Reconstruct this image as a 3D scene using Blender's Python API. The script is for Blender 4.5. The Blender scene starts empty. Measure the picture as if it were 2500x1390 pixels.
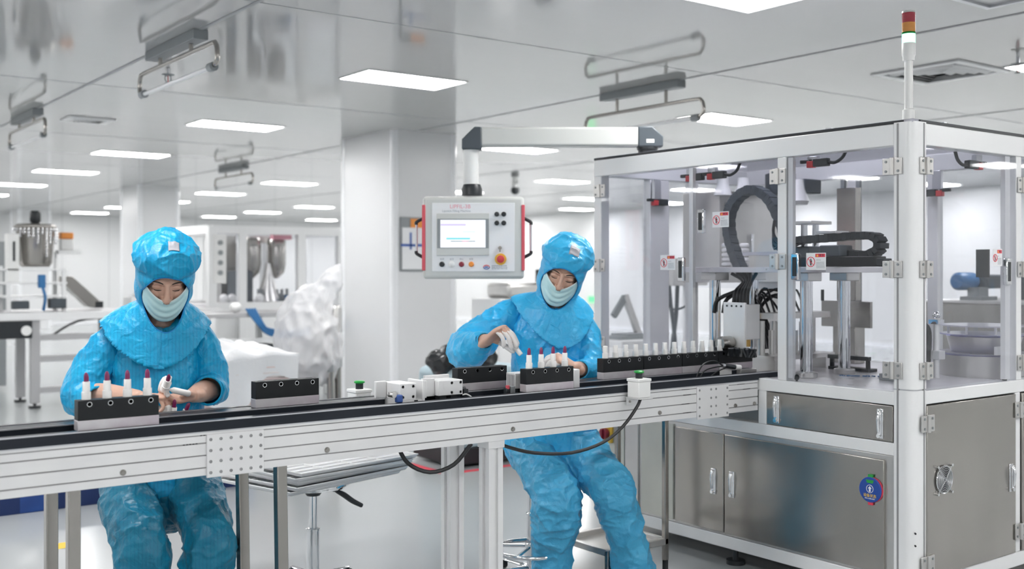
import bpy, bmesh, math, random
import numpy as np
from mathutils import Vector, Matrix, Euler
S = bpy.context.scene
COL = S.collection
PI = math.pi
# ---------------------------------------------------------------- camera
# x runs along the conveyor, y away across it, z up; metres
FPX = 2622.0
YAW = math.atan(3500.0 / FPX)                   # angle between the view axis and +x
cam_d = bpy.data.cameras.new('camera')
cam_d.sensor_fit = 'HORIZONTAL'
cam_d.sensor_width = 36.0
cam_d.lens = 36.0 * FPX / 2500.0
cam_d.shift_y = -(695.0 - 658.0) / 2500.0
cam_d.clip_start = 0.05
cam_d.dof.use_dof = True
cam_d.dof.focus_distance = 4.15
cam_d.dof.aperture_fstop = 2.2
cam = bpy.data.objects.new('camera', cam_d)
cam.location = (0, 0, 1.42)
cam.rotation_euler = (PI / 2, 0, YAW - PI / 2)
COL.objects.link(cam)
S.camera = cam
# ---------------------------------------------------------------- world, light levels, exposure
w = bpy.data.worlds.new('world'); S.world = w
w.use_nodes = True
w.node_tree.nodes['Background'].inputs[0].default_value = (0.9, 0.95, 1, 1)
w.node_tree.nodes['Background'].inputs[1].default_value = 0.3
PANEL_LIGHT = 29.0                              # emission of the ceiling light panels
S.view_settings.view_transform = 'Standard'
S.view_settings.look = 'None'
S.view_settings.exposure = 0.30
S.view_settings.gamma = 1.0
S.view_settings.use_curve_mapping = False
try:
    S.cycles.max_bounces = 10
    S.cycles.diffuse_bounces = 5
    S.cycles.glossy_bounces = 5
    S.cycles.transparent_max_bounces = 24
    S.cycles.caustics_reflective = False
    S.cycles.caustics_refractive = False
    S.cycles.sample_clamp_indirect = 6.0
except Exception:
    pass

# ---------------------------------------------------------------- helpers
def link(o, par=None):
    COL.objects.link(o)
    if par is not None: o.parent = par
    return o

def tag(o, label=None, cat=None, group=None, kind=None):
    if label: o['label'] = label
    if cat: o['category'] = cat
    if group: o['group'] = group
    if kind: o['kind'] = kind
    return o

def thing(name, label, cat, loc=(0, 0, 0), rz=0.0, group=None):
    o = bpy.data.objects.new(name, None)
    o.empty_display_size = 0.05
    o.location = loc; o.rotation_euler = (0, 0, rz)
    link(o)
    return tag(o, label, cat, group)

def dup(src, loc=None, rz=None, label=None, group=None):
    def cp(o, par):
        c = o.copy(); COL.objects.link(c)
        if par is not None: c.parent = par
        for ch in list(kids.get(o.name, [])): cp(ch, c)
        return c
    kids = {}
    for o in COL.objects:
        if o.parent: kids.setdefault(o.parent.name, []).append(o)
    r = cp(src, None)
    if loc is not None: r.location = loc
    if rz is not None: r.rotation_euler = (0, 0, rz)
    if label: r['label'] = label
    if group: r['group'] = group
    return r

def spline(pts, sub):
    """Catmull-Rom through rows of numbers"""
    P = np.array(pts, float)
    if len(P) < 3 or sub <= 1: return P
    out = []
    for i in range(len(P) - 1):
        p0 = P[i - 1] if i > 0 else 2 * P[0] - P[1]
        p1, p2 = P[i], P[i + 1]
        p3 = P[i + 2] if i + 2 < len(P) else 2 * P[-1] - P[-2]
        for k in range(sub):
            t = k / sub
            out.append(0.5 * ((2 * p1) + (p2 - p0) * t + (2 * p0 - 5 * p1 + 4 * p2 - p3) * t * t + (3 * p1 - p0 - 3 * p2 + p3) * t ** 3))
    out.append(P[-1])
    return np.array(out)

class MB:
    def __init__(s, o=(0, 0, 0)):
        s.v = []; s.f = []; s.o = Vector(o)
    def add(s, vs, fs):
        b = len(s.v)
        s.v.extend([tuple(v) for v in vs])
        s.f.extend([tuple(i + b for i in f) for f in fs])
        return s
    def bx(s, x0, x1, y0, y1, z0, z1, M=None):
        vs = [Vector((x, y, z)) for z in (z0, z1) for y in (y0, y1) for x in (x0, x1)]
        if M is not None: vs = [M @ v for v in vs]
        return s.add(vs, [(0, 2, 3, 1), (4, 5, 7, 6), (0, 1, 5, 4), (2, 6, 7, 3), (0, 4, 6, 2), (1, 3, 7, 5)])
    def box(s, c, d, M=None):
        return s.bx(c[0] - d[0] / 2, c[0] + d[0] / 2, c[1] - d[1] / 2, c[1] + d[1] / 2, c[2] - d[2] / 2, c[2] + d[2] / 2, M)
    def beam(s, p0, p1, wdt, hgt):
        p0 = Vector(p0); p1 = Vector(p1); d = (p1 - p0)
        q = d.to_track_quat('Z', 'Y').to_matrix().to_4x4()
        M = Matrix.Translation(p0) @ q
        return s.bx(-wdt / 2, wdt / 2, -hgt / 2, hgt / 2, 0, d.length, M)
    def loft(s, pts, rad, side=(1, 0, 0), n=16, sub=1, cap=True, round_cap=0):
        rows = [tuple(p) + (r if isinstance(r, (tuple, list)) else (r, r)) for p, r in zip(pts, rad)]
        A = spline(rows, sub)
        C = A[:, :3]; Rr = A[:, 3:5]
        rings = []
        sv = Vector(side)
        N = len(C)
        for i in range(N):
            t = Vector(C[min(i + 1, N - 1)] - C[max(i - 1, 0)])
            if t.length < 1e-9: t = Vector((0, 0, 1))
            t.normalize()
            a = sv - t * sv.dot(t)
            if a.length < 1e-4: a = t.orthogonal()
            a.normalize(); b = t.cross(a); sv = a
            rings.append((Vector(C[i]), a, b, t, Rr[i][0], Rr[i][1]))
        if round_cap:
            def capr(rg, sgn):
                c, a, b, t, r1, r2 = rg; out = []
                rr = min(r1, r2)
                for k in range(1, round_cap + 1):
                    an = k / (round_cap + 1) * PI / 2
                    out.append((c + t * sgn * rr * math.sin(an), a, b, t, r1 * math.cos(an), r2 * math.cos(an)))
                return out
            rings = capr(rings[0], -1)[::-1] + rings + capr(rings[-1], 1)
        b0 = len(s.v)
        for c, a, b, t, r1, r2 in rings:
            for k in range(n):
                an = 2 * PI * k / n
                s.v.append(tuple(c + a * (r1 * math.cos(an)) + b * (r2 * math.sin(an))))
        for i in range(len(rings) - 1):
            for k in range(n):
                k2 = (k + 1) % n
                s.f.append((b0 + i * n + k, b0 + i * n + k2, b0 + (i + 1) * n + k2, b0 + (i + 1) * n + k))
        if cap:
            s.f.append(tuple(b0 + k for k in range(n))[::-1])
            e = b0 + (len(rings) - 1) * n
            s.f.append(tuple(e + k for k in range(n)))
        return s
    def cyl(s, p0, p1, r0, r1=None, n=20):
        return s.loft([p0, p1], [r0, r0 if r1 is None else r1], n=n)
    def tube(s, pts, r, n=8, sub=4):
        return s.loft(pts, [r] * len(pts), n=n, sub=sub)
    def ell(s, c, r, M=None, n=20, m=12):
        vs = []; c = Vector(c)
        for i in range(1, m):
            th = PI * i / m
            for k in range(n):
                ph = 2 * PI * k / n
                v = Vector((r[0] * math.sin(th) * math.cos(ph), r[1] * math.sin(th) * math.sin(ph), r[2] * math.cos(th)))
                vs.append(c + (M @ v if M is not None else v))
        tz = Vector((0, 0, r[2]))
        if M is not None: tz = M @ tz
        vs += [c + tz, c - tz]
        fs = []
        for i in range(m - 2):
            for k in range(n):
                k2 = (k + 1) % n
                fs.append((i * n + k, (i + 1) * n + k, (i + 1) * n + k2, i * n + k2))
        T = (m - 1) * n
        for k in range(n):
            k2 = (k + 1) % n
            fs.append((T, k, k2)); fs.append((T + 1, (m - 2) * n + k2, (m - 2) * n + k))
        return s.add(vs, fs)
    def lathe(s, c, prof, n=28, axis='Z'):
        c = Vector(c); vs = []; fs = []
        for r, z in prof:
            for k in range(n):
                an = 2 * PI * k / n
                a, b = r * math.cos(an), r * math.sin(an)
                vs.append(c + (Vector((a, b, z)) if axis == 'Z' else Vector((z, a, b)) if axis == 'X' else Vector((b, z, a))))
        m = len(prof)
        for i in range(m - 1):
            for k in range(n):
                k2 = (k + 1) % n
                fs.append((i * n + k, i * n + k2, (i + 1) * n + k2, (i + 1) * n + k))
        fs.append(tuple(range(n))[::-1]); fs.append(tuple((m - 1) * n + k for k in range(n)))
        return s.add(vs, fs)
    def prism(s, poly, fn, d0, d1):
        """poly = 2d outline, fn(a, b, d) -> point"""
        n = len(poly)
        vs = [fn(a, b, d0) for a, b in poly] + [fn(a, b, d1) for a, b in poly]
        fs = [tuple(range(n))[::-1], tuple(range(n, 2 * n))]
        for k in range(n):
            k2 = (k + 1) % n
            fs.append((k, k2, n + k2, n + k))
        return s.add(vs, fs)
    def grid(s, fn, nu, nv, closed=False):
        vs = [fn(i / (nu - 1) if not closed else i / nu, j / (nv - 1)) for j in range(nv) for i in range(nu)]
        fs = []
        for j in range(nv - 1):
            for i in range(nu if closed else nu - 1):
                i2 = (i + 1) % nu
                fs.append((j * nu + i, j * nu + i2, (j + 1) * nu + i2, (j + 1) * nu + i))
        return s.add(vs, fs)
    def mesh(s, name, fix=True):
        me = bpy.data.meshes.new(name)
        me.from_pydata([tuple(Vector(v) - s.o) for v in s.v], [], s.f)
        if fix:
            bm = bmesh.new(); bm.from_mesh(me)
            bmesh.ops.recalc_face_normals(bm, faces=bm.faces[:])
            bm.to_mesh(me); bm.free()
        me.validate()
        return me
    def build(s, name, mat, par=None, bevel=0.0, seg=2, ang=38, solid=0.0, loc=None):
        me = s.mesh(name, fix=solid == 0)
        if mat is not None: me.materials.append(mat)
        me.shade_smooth(); me.set_sharp_from_angle(angle=math.radians(ang))
        o = bpy.data.objects.new(name, me)
        if loc is not None: o.location = loc
        link(o, par)
        if solid:
            m = o.modifiers.new('thick', 'SOLIDIFY'); m.thickness = solid; m.offset = 0
        if bevel:
            m = o.modifiers.new('bevel', 'BEVEL'); m.width = bevel; m.segments = seg
            m.limit_method = 'ANGLE'; m.angle_limit = math.radians(50)
            m.harden_normals = False
        return o

def text(name, body, size, mat, par, M, ext=0.0004):
    """flat lettering; M maps text x,y,z(normal) to the parent's frame; centred"""
    cu = bpy.data.curves.new(name, 'FONT')
    cu.body = body; cu.size = size; cu.extrude = ext
    cu.align_x = 'CENTER'; cu.align_y = 'CENTER'
    t = bpy.data.objects.new(name + '_curve', cu); COL.objects.link(t)
    bpy.context.view_layer.update()
    dg = bpy.context.evaluated_depsgraph_get()
    me = bpy.data.meshes.new_from_object(t.evaluated_get(dg))
    bpy.data.objects.remove(t); bpy.data.curves.remove(cu)
    me.name = name
    me.transform(M)
    me.materials.clear(); me.materials.append(mat)
    o = bpy.data.objects.new(name, me)
    return link(o, par)

def frame(c, xa, ya):
    """matrix with text x along xa, text y along ya, normal = xa x ya"""
    xa = Vector(xa).normalized(); ya = Vector(ya).normalized(); za = xa.cross(ya)
    return Matrix(((xa.x, ya.x, za.x, c[0]), (xa.y, ya.y, za.y, c[1]), (xa.z, ya.z, za.z, c[2]), (0, 0, 0, 1)))

# ---------------------------------------------------------------- materials
def mat(name, col, rough=0.5, metal=0.0, spec=0.5, bump=None, var=None, emit=None, coat=0.0, aniso=0.0, sss=0.0):
    m = bpy.data.materials.new(name); m.use_nodes = True
    nt = m.node_tree; b = nt.nodes['Principled BSDF']
    b.inputs['Base Color'].default_value = (*col, 1)
    b.inputs['Roughness'].default_value = rough
    b.inputs['Metallic'].default_value = metal
    b.inputs['Specular IOR Level'].default_value = spec
    b.inputs['Coat Weight'].default_value = coat
    if aniso: b.inputs['Anisotropic'].default_value = aniso
    if sss:
        b.inputs['Subsurface Weight'].default_value = sss
        b.inputs['Subsurface Radius'].default_value = (0.012, 0.005, 0.003)
        b.inputs['Subsurface Scale'].default_value = 1.0
    if emit:
        b.inputs['Emission Color'].default_value = (*emit[0], 1)
        b.inputs['Emission Strength'].default_value = emit[1]
    if bump or var:
        tc = nt.nodes.new('ShaderNodeTexCoord')
    if bump:                                     # (scale vector, strength, distance)
        mp = nt.nodes.new('ShaderNodeMapping'); mp.inputs['Scale'].default_value = bump[0]
        nz = nt.nodes.new('ShaderNodeTexNoise'); nz.inputs['Scale'].default_value = 1.0; nz.inputs['Detail'].default_value = 4
        bp = nt.nodes.new('ShaderNodeBump'); bp.inputs['Strength'].default_value = bump[1]; bp.inputs['Distance'].default_value = bump[2]
        nt.links.new(tc.outputs['Object'], mp.inputs['Vector']); nt.links.new(mp.outputs[0], nz.inputs['Vector'])
        nt.links.new(nz.outputs[0], bp.inputs['Height']); nt.links.new(bp.outputs[0], b.inputs['Normal'])
    if var:                                      # (scale vector, colour 2, roughness 2)
        mp = nt.nodes.new('ShaderNodeMapping'); mp.inputs['Scale'].default_value = var[0]
        nz = nt.nodes.new('ShaderNodeTexNoise'); nz.inputs['Scale'].default_value = 1.0; nz.inputs['Detail'].default_value = 5
        rp = nt.nodes.new('ShaderNodeValToRGB')
        rp.color_ramp.elements[0].position = 0.35; rp.color_ramp.elements[1].position = 0.68
        rp.color_ramp.elements[0].color = (*col, 1); rp.color_ramp.elements[1].color = (*var[1], 1)
        nt.links.new(tc.outputs['Object'], mp.inputs['Vector']); nt.links.new(mp.outputs[0], nz.inputs['Vector'])
        nt.links.new(nz.outputs[0], rp.inputs[0]); nt.links.new(rp.outputs[0], b.inputs['Base Color'])
        if len(var) > 2:
            mr = nt.nodes.new('ShaderNodeMapRange')
            mr.inputs['To Min'].default_value = rough; mr.inputs['To Max'].default_value = var[2]
            nt.links.new(nz.outputs[0], mr.inputs[0]); nt.links.new(mr.outputs[0], b.inputs['Roughness'])
    return m

def glass(name, tint=(0.95, 0.955, 0.97), rough=0.02, ior=1.45, haze=0.0):
    m = bpy.data.materials.new(name); m.use_nodes = True
    nt = m.node_tree; nt.nodes.clear()
    out = nt.nodes.new('ShaderNodeOutputMaterial')
    tr = nt.nodes.new('ShaderNodeBsdfTransparent'); tr.inputs[0].default_value = (*tint, 1)
    gl = nt.nodes.new('ShaderNodeBsdfGlossy'); gl.inputs['Roughness'].default_value = rough
    lw = nt.nodes.new('ShaderNodeLayerWeight'); lw.inputs['Blend'].default_value = 0.5
    pw = nt.nodes.new('ShaderNodeMath'); pw.operation = 'POWER'; pw.inputs[1].default_value = 5.0
    fr = nt.nodes.new('ShaderNodeMath'); fr.operation = 'MULTIPLY_ADD'
    r0 = ((ior - 1) / (ior + 1)) ** 2
    fr.inputs[1].default_value = 1 - r0; fr.inputs[2].default_value = r0
    nt.links.new(lw.outputs['Facing'], pw.inputs[0]); nt.links.new(pw.outputs[0], fr.inputs[0])
    mx = nt.nodes.new('ShaderNodeMixShader')
    nt.links.new(fr.outputs[0], mx.inputs[0]); nt.links.new(tr.outputs[0], mx.inputs[1]); nt.links.new(gl.outputs[0], mx.inputs[2])
    last = mx
    if haze:
        df = nt.nodes.new('ShaderNodeBsdfDiffuse'); df.inputs[0].default_value = (0.92, 0.925, 0.94, 1)
        m2 = nt.nodes.new('ShaderNodeMixShader'); m2.inputs[0].default_value = haze
        nt.links.new(mx.outputs[0], m2.inputs[1]); nt.links.new(df.outputs[0], m2.inputs[2]); last = m2
    nt.links.new(last.outputs[0], out.inputs[0])
    return m

def cloth(name, col, col2, stripe=None, rough=0.45, bump=0.5, sheen=0.05):
    m = mat(name, col, rough, 0.0, 0.45, var=((9, 9, 14), col2))
    nt = m.node_tree; b = nt.nodes['Principled BSDF']
    b.inputs['Sheen Weight'].default_value = sheen
    tc = nt.nodes.new('ShaderNodeTexCoord')
    nz = nt.nodes.new('ShaderNodeTexNoise'); nz.inputs['Scale'].default_value = 26; nz.inputs['Detail'].default_value = 6; nz.inputs['Distortion'].default_value = 1.2
    bp = nt.nodes.new('ShaderNodeBump'); bp.inputs['Strength'].default_value = bump; bp.inputs['Distance'].default_value = 0.012
    nt.links.new(tc.outputs['Object'], nz.inputs['Vector']); nt.links.new(nz.outputs[0], bp.inputs['Height'])
    nt.links.new(bp.outputs[0], b.inputs['Normal'])
    if stripe:                                   # fine woven conductive grid lines
        wv = nt.nodes.new('ShaderNodeTexWave'); wv.inputs['Scale'].default_value = stripe; wv.bands_direction = 'X'
        mx = nt.nodes.new('ShaderNodeMix'); mx.data_type = 'RGBA'; mx.blend_type = 'MULTIPLY'
        rp = nt.nodes.new('ShaderNodeValToRGB')
        rp.color_ramp.elements[0].position = 0.0; rp.color_ramp.elements[0].color = (0.72, 0.8, 0.86, 1)
        rp.color_ramp.elements[1].position = 0.3; rp.color_ramp.elements[1].color = (1, 1, 1, 1)
        src = b.inputs['Base Color'].links[0].from_socket
        nt.links.new(tc.outputs['Object'], wv.inputs['Vector']); nt.links.new(wv.outputs['Fac'], rp.inputs[0])
        mx.inputs['Factor'].default_value = 0.8
        nt.links.new(src, mx.inputs[6]); nt.links.new(rp.outputs[0], mx.inputs[7])
        nt.links.new(mx.outputs[2], b.inputs['Base Color'])
    return m

def emis(name, col, st):
    m = bpy.data.materials.new(name); m.use_nodes = True
    nt = m.node_tree; nt.nodes.clear()
    out = nt.nodes.new('ShaderNodeOutputMaterial'); e = nt.nodes.new('ShaderNodeEmission')
    e.inputs[0].default_value = (*col, 1); e.inputs[1].default_value = st
    nt.links.new(e.outputs[0], out.inputs[0])
    return m

M = {}
M['ceil'] = mat('ceiling_panel', (0.51, 0.51, 0.50), 0.045, 0, 0.9, bump=((0.5, 2.5, 1), 0.05, 0.02), var=((0.12, 0.6, 1), (0.48, 0.48, 0.47), 0.085))
M['seam'] = mat('seam_grey', (0.42, 0.43, 0.44), 0.5)
M['wall'] = mat('wall_panel', (0.70, 0.705, 0.71), 0.3, bump=((1.5, 1.5, 0.4), 0.05, 0.01))
M['pillar'] = mat('pillar_panel', (0.74, 0.745, 0.755), 0.25, bump=((2, 2, 0.4), 0.05, 0.01))
M['pillar_edge'] = mat('pillar_edge_strip', (0.86, 0.87, 0.89), 0.18)
M['floor'] = mat('floor_epoxy', (0.45, 0.47, 0.48), 0.13, 0, 0.5, bump=((3, 3, 1), 0.04, 0.01), var=((0.6, 0.6, 1), (0.43, 0.45, 0.46), 0.2))
M['alu'] = mat('anodised_aluminium', (0.86, 0.86, 0.86), 0.34, 0.25, 0.5, bump=((3, 60, 60), 0.03, 0.002), var=((5, 5, 5), (0.80, 0.80, 0.81)))
M['alu_d'] = mat('grey_aluminium', (0.50, 0.50, 0.51), 0.35, 0.4)
M['frame'] = mat('white_aluminium_frame', (0.87, 0.875, 0.88), 0.28, 0.12, 0.5, bump=((40, 40, 2), 0.02, 0.002))
M['groove'] = mat('groove_shadow_grey', (0.36, 0.36, 0.37), 0.5, 0.4)
M['steel'] = mat('brushed_stainless', (0.42, 0.40, 0.375), 0.19, 0.95, 0.5, bump=((2.2, 2.2, 1.5), 0.12, 0.02), var=((3, 3, 1.2), (0.36, 0.345, 0.325), 0.27))
M['steel_l'] = mat('satin_stainless', (0.66, 0.65, 0.635), 0.28, 0.9, 0.5, var=((6, 6, 6), (0.60, 0.59, 0.58), 0.38))
M['chrome'] = mat('chrome', (0.82, 0.83, 0.85), 0.07, 1.0)
M['plate'] = mat('machine_table_plate', (0.80, 0.79, 0.81), 0.24, 0.35, var=((6, 6, 6), (0.72, 0.69, 0.72), 0.35))
M['black'] = mat('black_anodised', (0.012, 0.014, 0.016), 0.36, 0.0, 0.28, var=((9, 9, 9), (0.018, 0.020, 0.022), 0.48))
M['rail'] = mat('dark_rail', (0.011, 0.015, 0.022), 0.3, 0.0, 0.3, var=((3, 14, 8), (0.018, 0.022, 0.030), 0.42))
M['edge'] = mat('bare_metal_edge', (0.62, 0.63, 0.66), 0.3, 0.8)
M['carr'] = mat('carrier_aluminium', (0.66, 0.64, 0.66), 0.33, 0.55, var=((14, 14, 14), (0.56, 0.50, 0.55), 0.42))
M['plas'] = mat('black_plastic', (0.018, 0.022, 0.026), 0.4)
M['rub'] = mat('black_rubber_cable', (0.012, 0.013, 0.015), 0.45)
M['dgrey'] = mat('dark_grey_paint', (0.07, 0.085, 0.1), 0.45)
M['mgrey'] = mat('mid_grey_paint', (0.28, 0.30, 0.31), 0.45)
M['arm'] = mat('light_grey_arm', (0.62, 0.63, 0.61), 0.35)
M['white'] = mat('white_plastic', (0.86, 0.86, 0.85), 0.35, var=((8, 8, 8), (0.82, 0.82, 0.81)))
M['tube'] = mat('white_lipstick_case', (0.9, 0.885, 0.87), 0.25)
M['lip'] = mat('plum_lipstick', (0.20, 0.012, 0.085), 0.3, 0, 0.6)
M['paper'] = mat('white_paper', (0.85, 0.855, 0.87), 0.6)
M['red'] = mat('red_plastic', (0.62, 0.05, 0.06), 0.4)
M['dred'] = mat('dark_red_button', (0.25, 0.02, 0.04), 0.3)
M['panelred'] = mat('red_trim', (0.68, 0.10, 0.13), 0.4)
M['green'] = mat('green_button', (0.03, 0.36, 0.07), 0.35)
M['blue'] = mat('blue_plastic', (0.012, 0.05, 0.22), 0.4, var=((4, 4, 4), (0.02, 0.09, 0.36)))
M['bluesign'] = mat('blue_sign', (0.02, 0.075, 0.36), 0.4)
M['bluehose'] = mat('blue_hose', (0.03, 0.16, 0.38), 0.4)
M['orange'] = mat('orange_plastic', (0.85, 0.30, 0.05), 0.4)
M['yellow'] = mat('yellow_plastic', (0.85, 0.52, 0.06), 0.4)
M['amber'] = mat('brass', (0.62, 0.38, 0.12), 0.35, 0.8)
M['glass'] = glass('clear_acrylic_pane')
M['blueacr'] = glass('blue_tinted_acrylic', (0.62, 0.62, 0.9), 0.03, 1.5, 0.25)
M['lavacr'] = glass('pale_acrylic', (0.9, 0.9, 0.97), 0.03, 1.5, 0.35)
M['film'] = glass('plastic_film', (0.96, 0.96, 0.97), 0.12, 1.5, 0.55)
M['trayp'] = glass('translucent_tray_plastic', (0.97, 0.97, 0.98), 0.15, 1.5, 0.8)
M['light'] = emis('light_panel_diffuser', (1.0, 0.99, 0.98), PANEL_LIGHT)
M['uvglass'] = mat('unlit_tube_glass', (0.85, 0.87, 0.88), 0.1, 0, 0.8)
M['print_red'] = mat('print_red', (0.75, 0.06, 0.10), 0.5)
M['print_grey'] = mat('print_grey', (0.35, 0.37, 0.40), 0.5)
M['print_black'] = mat('print_black', (0.02, 0.02, 0.025), 0.5)
M['print_yellow'] = mat('print_yellow', (0.9, 0.6, 0.05), 0.5)
M['print_white'] = mat('print_white', (0.9, 0.9, 0.9), 0.5)
M['print_blue'] = mat('print_blue', (0.05, 0.12, 0.4), 0.5)
M['print_pink'] = mat('print_pink', (0.8, 0.35, 0.42), 0.5)
M['roof'] = glass('smoked_roof_acrylic', (0.78, 0.78, 0.84), 0.05, 1.5, 0.15)
# ================================================================ room
CZ = 2.82                                       # ceiling height
RX0, RX1, RY0, RY1 = -9.0, 17.2, -7.0, 29.2
def struct(name, mb, m, **k):
    o = mb.build(name, m, **k); o['kind'] = 'structure'; return o
struct('floor', MB().bx(RX0, RX1, RY0, RY1, -0.1, 0.0), M['floor'])
struct('ceiling', MB().bx(RX0, RX1, RY0, RY1, CZ, CZ + 0.1), M['ceil'])
struct('wall_back', MB().bx(RX0, RX1 + .1, RY1, RY1 + .1, 0, CZ), M['wall'])
struct('wall_right', MB().bx(RX1, RX1 + .1, RY0, RY1, 0, CZ), M['wall'])
struct('wall_left', MB().bx(RX0 - .1, RX0, RY0, RY1, 0, CZ), M['wall'])
struct('wall_front', MB().bx(RX0, RX1, RY0 - .1, RY0, 0, CZ), M['wall'])
# panel seams of the ceiling: wide joints along y, hairlines between
n = 1
for x in (-1.15, 2.30, 5.74, 9.18, 12.6):
    struct('trim_%d' % n, MB().bx(x - .012, x + .012, RY0, RY1, CZ - .004, CZ + .01), M['seam']); n += 1
for y in (2.6, 5.3, 8.4, 11.6, 14.8, 18.0, 21.2, 24.4):
    struct('trim_%d' % n, MB().bx(RX0, RX1, y - .004, y + .004, CZ - .0015, CZ + .01), M['seam']); n += 1
# coved pillars
def pillar(k, x0, x1, y0, y1):
    b = MB()
    c = 0.06
    poly = [(x0 + c, y0), (x1 - c, y0), (x1, y0 + c), (x1, y1 - c), (x1 - c, y1), (x0 + c, y1), (x0, y1 - c), (x0, y0 + c)]
    b.prism(poly, lambda a, bb, d: (a, bb, d), 0, CZ)
    struct('wall_pillar_%d' % k, b, M['pillar'])
    e = MB()
    for (px, py) in ((x0 + c / 2, y0 + c / 2), (x1 - c / 2, y0 + c / 2), (x0 + c / 2, y1 - c / 2)):
        e.cyl((px, py, 0), (px, py, CZ), 0.048, n=16)
    global n
    struct('trim_%d' % n, e, M['pillar_edge']); n += 1
pillar(1, 5.47, 6.22, 9.28, 10.36)
pillar(2, 5.72, 6.40, 17.95, 18.9)
pillar(3, 5.80, 6.50, 26.9, 27.7)
# far wall panel joints and a skirting
b = MB()
for x in np.arange(-8, 17, 1.18):
    b.bx(x - .006, x + .006, RY1 - .003, RY1 + .01, 0, CZ)
struct('trim_%d' % n, b, M['seam']); n += 1
struct('baseboard_back', MB().bx(RX0, RX1, RY1 - .03, RY1, 0, .08), M['pillar_edge'])
struct('baseboard_right', MB().bx(RX1 - .03, RX1, RY0, RY1, 0, .08), M['pillar_edge'])

# ---------------------------------------------------------------- ceiling light panels
def light_proto():
    t = thing('ceiling_light', 'x', 'ceiling light', (0, 0, CZ))
    h = 0.008
    f = MB()
    X, Y, wd = 0.41, 0.215, 0.012
    f.bx(-X - wd, X + wd, -Y - wd, -Y, -h, 0.004); f.bx(-X - wd, X + wd, Y, Y + wd, -h, 0.004)
    f.bx(-X - wd, -X, -Y, Y, -h, 0.004); f.bx(X, X + wd, -Y, Y, -h, 0.004)
    f.build('light_frame', M['frame'], t)
    MB().bx(-X, X, -Y, Y, -h * .6, 0.002).build('diffuser', M['light'], t)
    return t
LP = light_proto()
first = [True]
colx = {0: 0.70, 1: 4.11, 2: 7.58, 3: 10.9, 4: 13.9, 5: 16.2, -1: -2.75, -2: -6.2}  # the column nearest the right wall is added to brighten that wall
ords = ['nearest', 'second', 'third', 'fourth', 'fifth', 'sixth', 'seventh', 'eighth', 'ninth']
rowy = [6.82, 9.97, 13.2, 16.15, 19.1, 21.95, 24.75, 27.55]
seen = {1: 'left of the big white pillar', 2: 'right of the big white pillar', 3: 'far behind the screen panel', 4: 'furthest to the right', 5: 'added to brighten the right wall'}
for j, x in colx.items():
    for k, y in enumerate([-5.8, -2.6, 0.55, 3.68] + rowy):
        if x > 3 and abs(x - 10.9) < .1 and y < 4: continue
        if j in (1, 2, 3, 4, 5) and y > 6:
            lab = 'glowing ceiling panel, %s of the row %s' % (ords[k - 4], seen[j])
        elif j == 1 and y > 3:
            lab = 'glowing ceiling panel cut by the top edge of the picture'
        else:
            lab = 'glowing ceiling panel overhead, beyond the edge of the picture'
        if first[0]:
            o = LP; o.location = (x, y, CZ); o['label'] = lab; first[0] = False
        else:
            o = dup(LP, (x, y, CZ), 0, lab)
        o['group'] = 'ceiling light panels'
# ================================================================ filling machine
XL, XB, YR, YF = 3.90, 5.15, 2.50, 4.455        # left face, far side, right face, back face
ZT, ZB, ZTAB = 2.018, 1.928, 0.914
MO = (XL, YR, 0)
mach = thing('filling_machine', 'tall glazed lipstick filling machine with white aluminium frame on stainless cabinet', 'machine', MO)
def mb(): return MB(MO)
PW = 0.09                                       # post width
M['creampanel'] = mat('cream_steel_panel', (0.66, 0.66, 0.60), 0.3, 0.3, var=((3, 3, 3), (0.58, 0.58, 0.53)))
# base frame
rnd = [(XL, YR + PW), (XL, YR + .04)] + [(XL + .04 - .04 * math.cos(a), YR + .04 - .04 * math.sin(a)) for a in np.linspace(.2, PI / 2 - .2, 6)] + [(XL + .04, YR), (XL + PW, YR), (XL + PW, YR + PW)]
zpl = lambda a, b, d: (a, b, d)
mb().prism(rnd, zpl, .05, .925).build('lower_corner_post', M['frame'], mach)
up = mb().prism(rnd, zpl, .931, ZT + .004)
up.build('corner_post', M['frame'], mach)
mb().prism([(a + (.004 if a < XL + .05 else -.002), b + .004) for a, b in rnd], zpl, .924, .932).build('post_joint', M['edge'], mach)
g = mb(); g.bx(XL + PW - .02, XL + PW - .012, YR - .002, YR + .01, .05, ZT); g.bx(XL - .002, XL + .01, YR + PW - .022, YR + PW - .014, .05, ZT)
g.build('post_groove', M['groove'], mach)
for zc in (.35, .30):
    mb().cyl((XL + .014, YR + .002, zc), (XL + .008, YR - .004, zc), .004, n=10).build('post_screw', M['plas'], mach)
def rail(name, x0, x1, y0, y1, z0, z1, m='frame', bev=.004):
    return mb().bx(x0, x1, y0, y1, z0, z1).build(name, M[m], mach, bevel=bev)
# left side, looking from the conveyor
rail('table_rail', XL, XL + .06, YR + PW, YF, .860, .916)
rail('frame_rail', XL, XL + .06, YR + PW, YF, .652, .706)
rail('base_rail', XL, XL + .06, YR + PW, YF, .085, .145)
rail('frame_upright', XL, XL + .06, 3.254, 3.302, .706, .86)
rail('frame_upright', XL, XL + .06, 4.392, YF - .001, .146, .86)
# right side
rail('table_rail', XL + PW, XB, YR, YR + .06, .866, .922)
rail('base_rail', XL + PW, XB, YR, YR + .06, .085, .150)
rail('frame_upright', 4.690, 4.735, YR, YR + .06, .150, .866)
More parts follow.
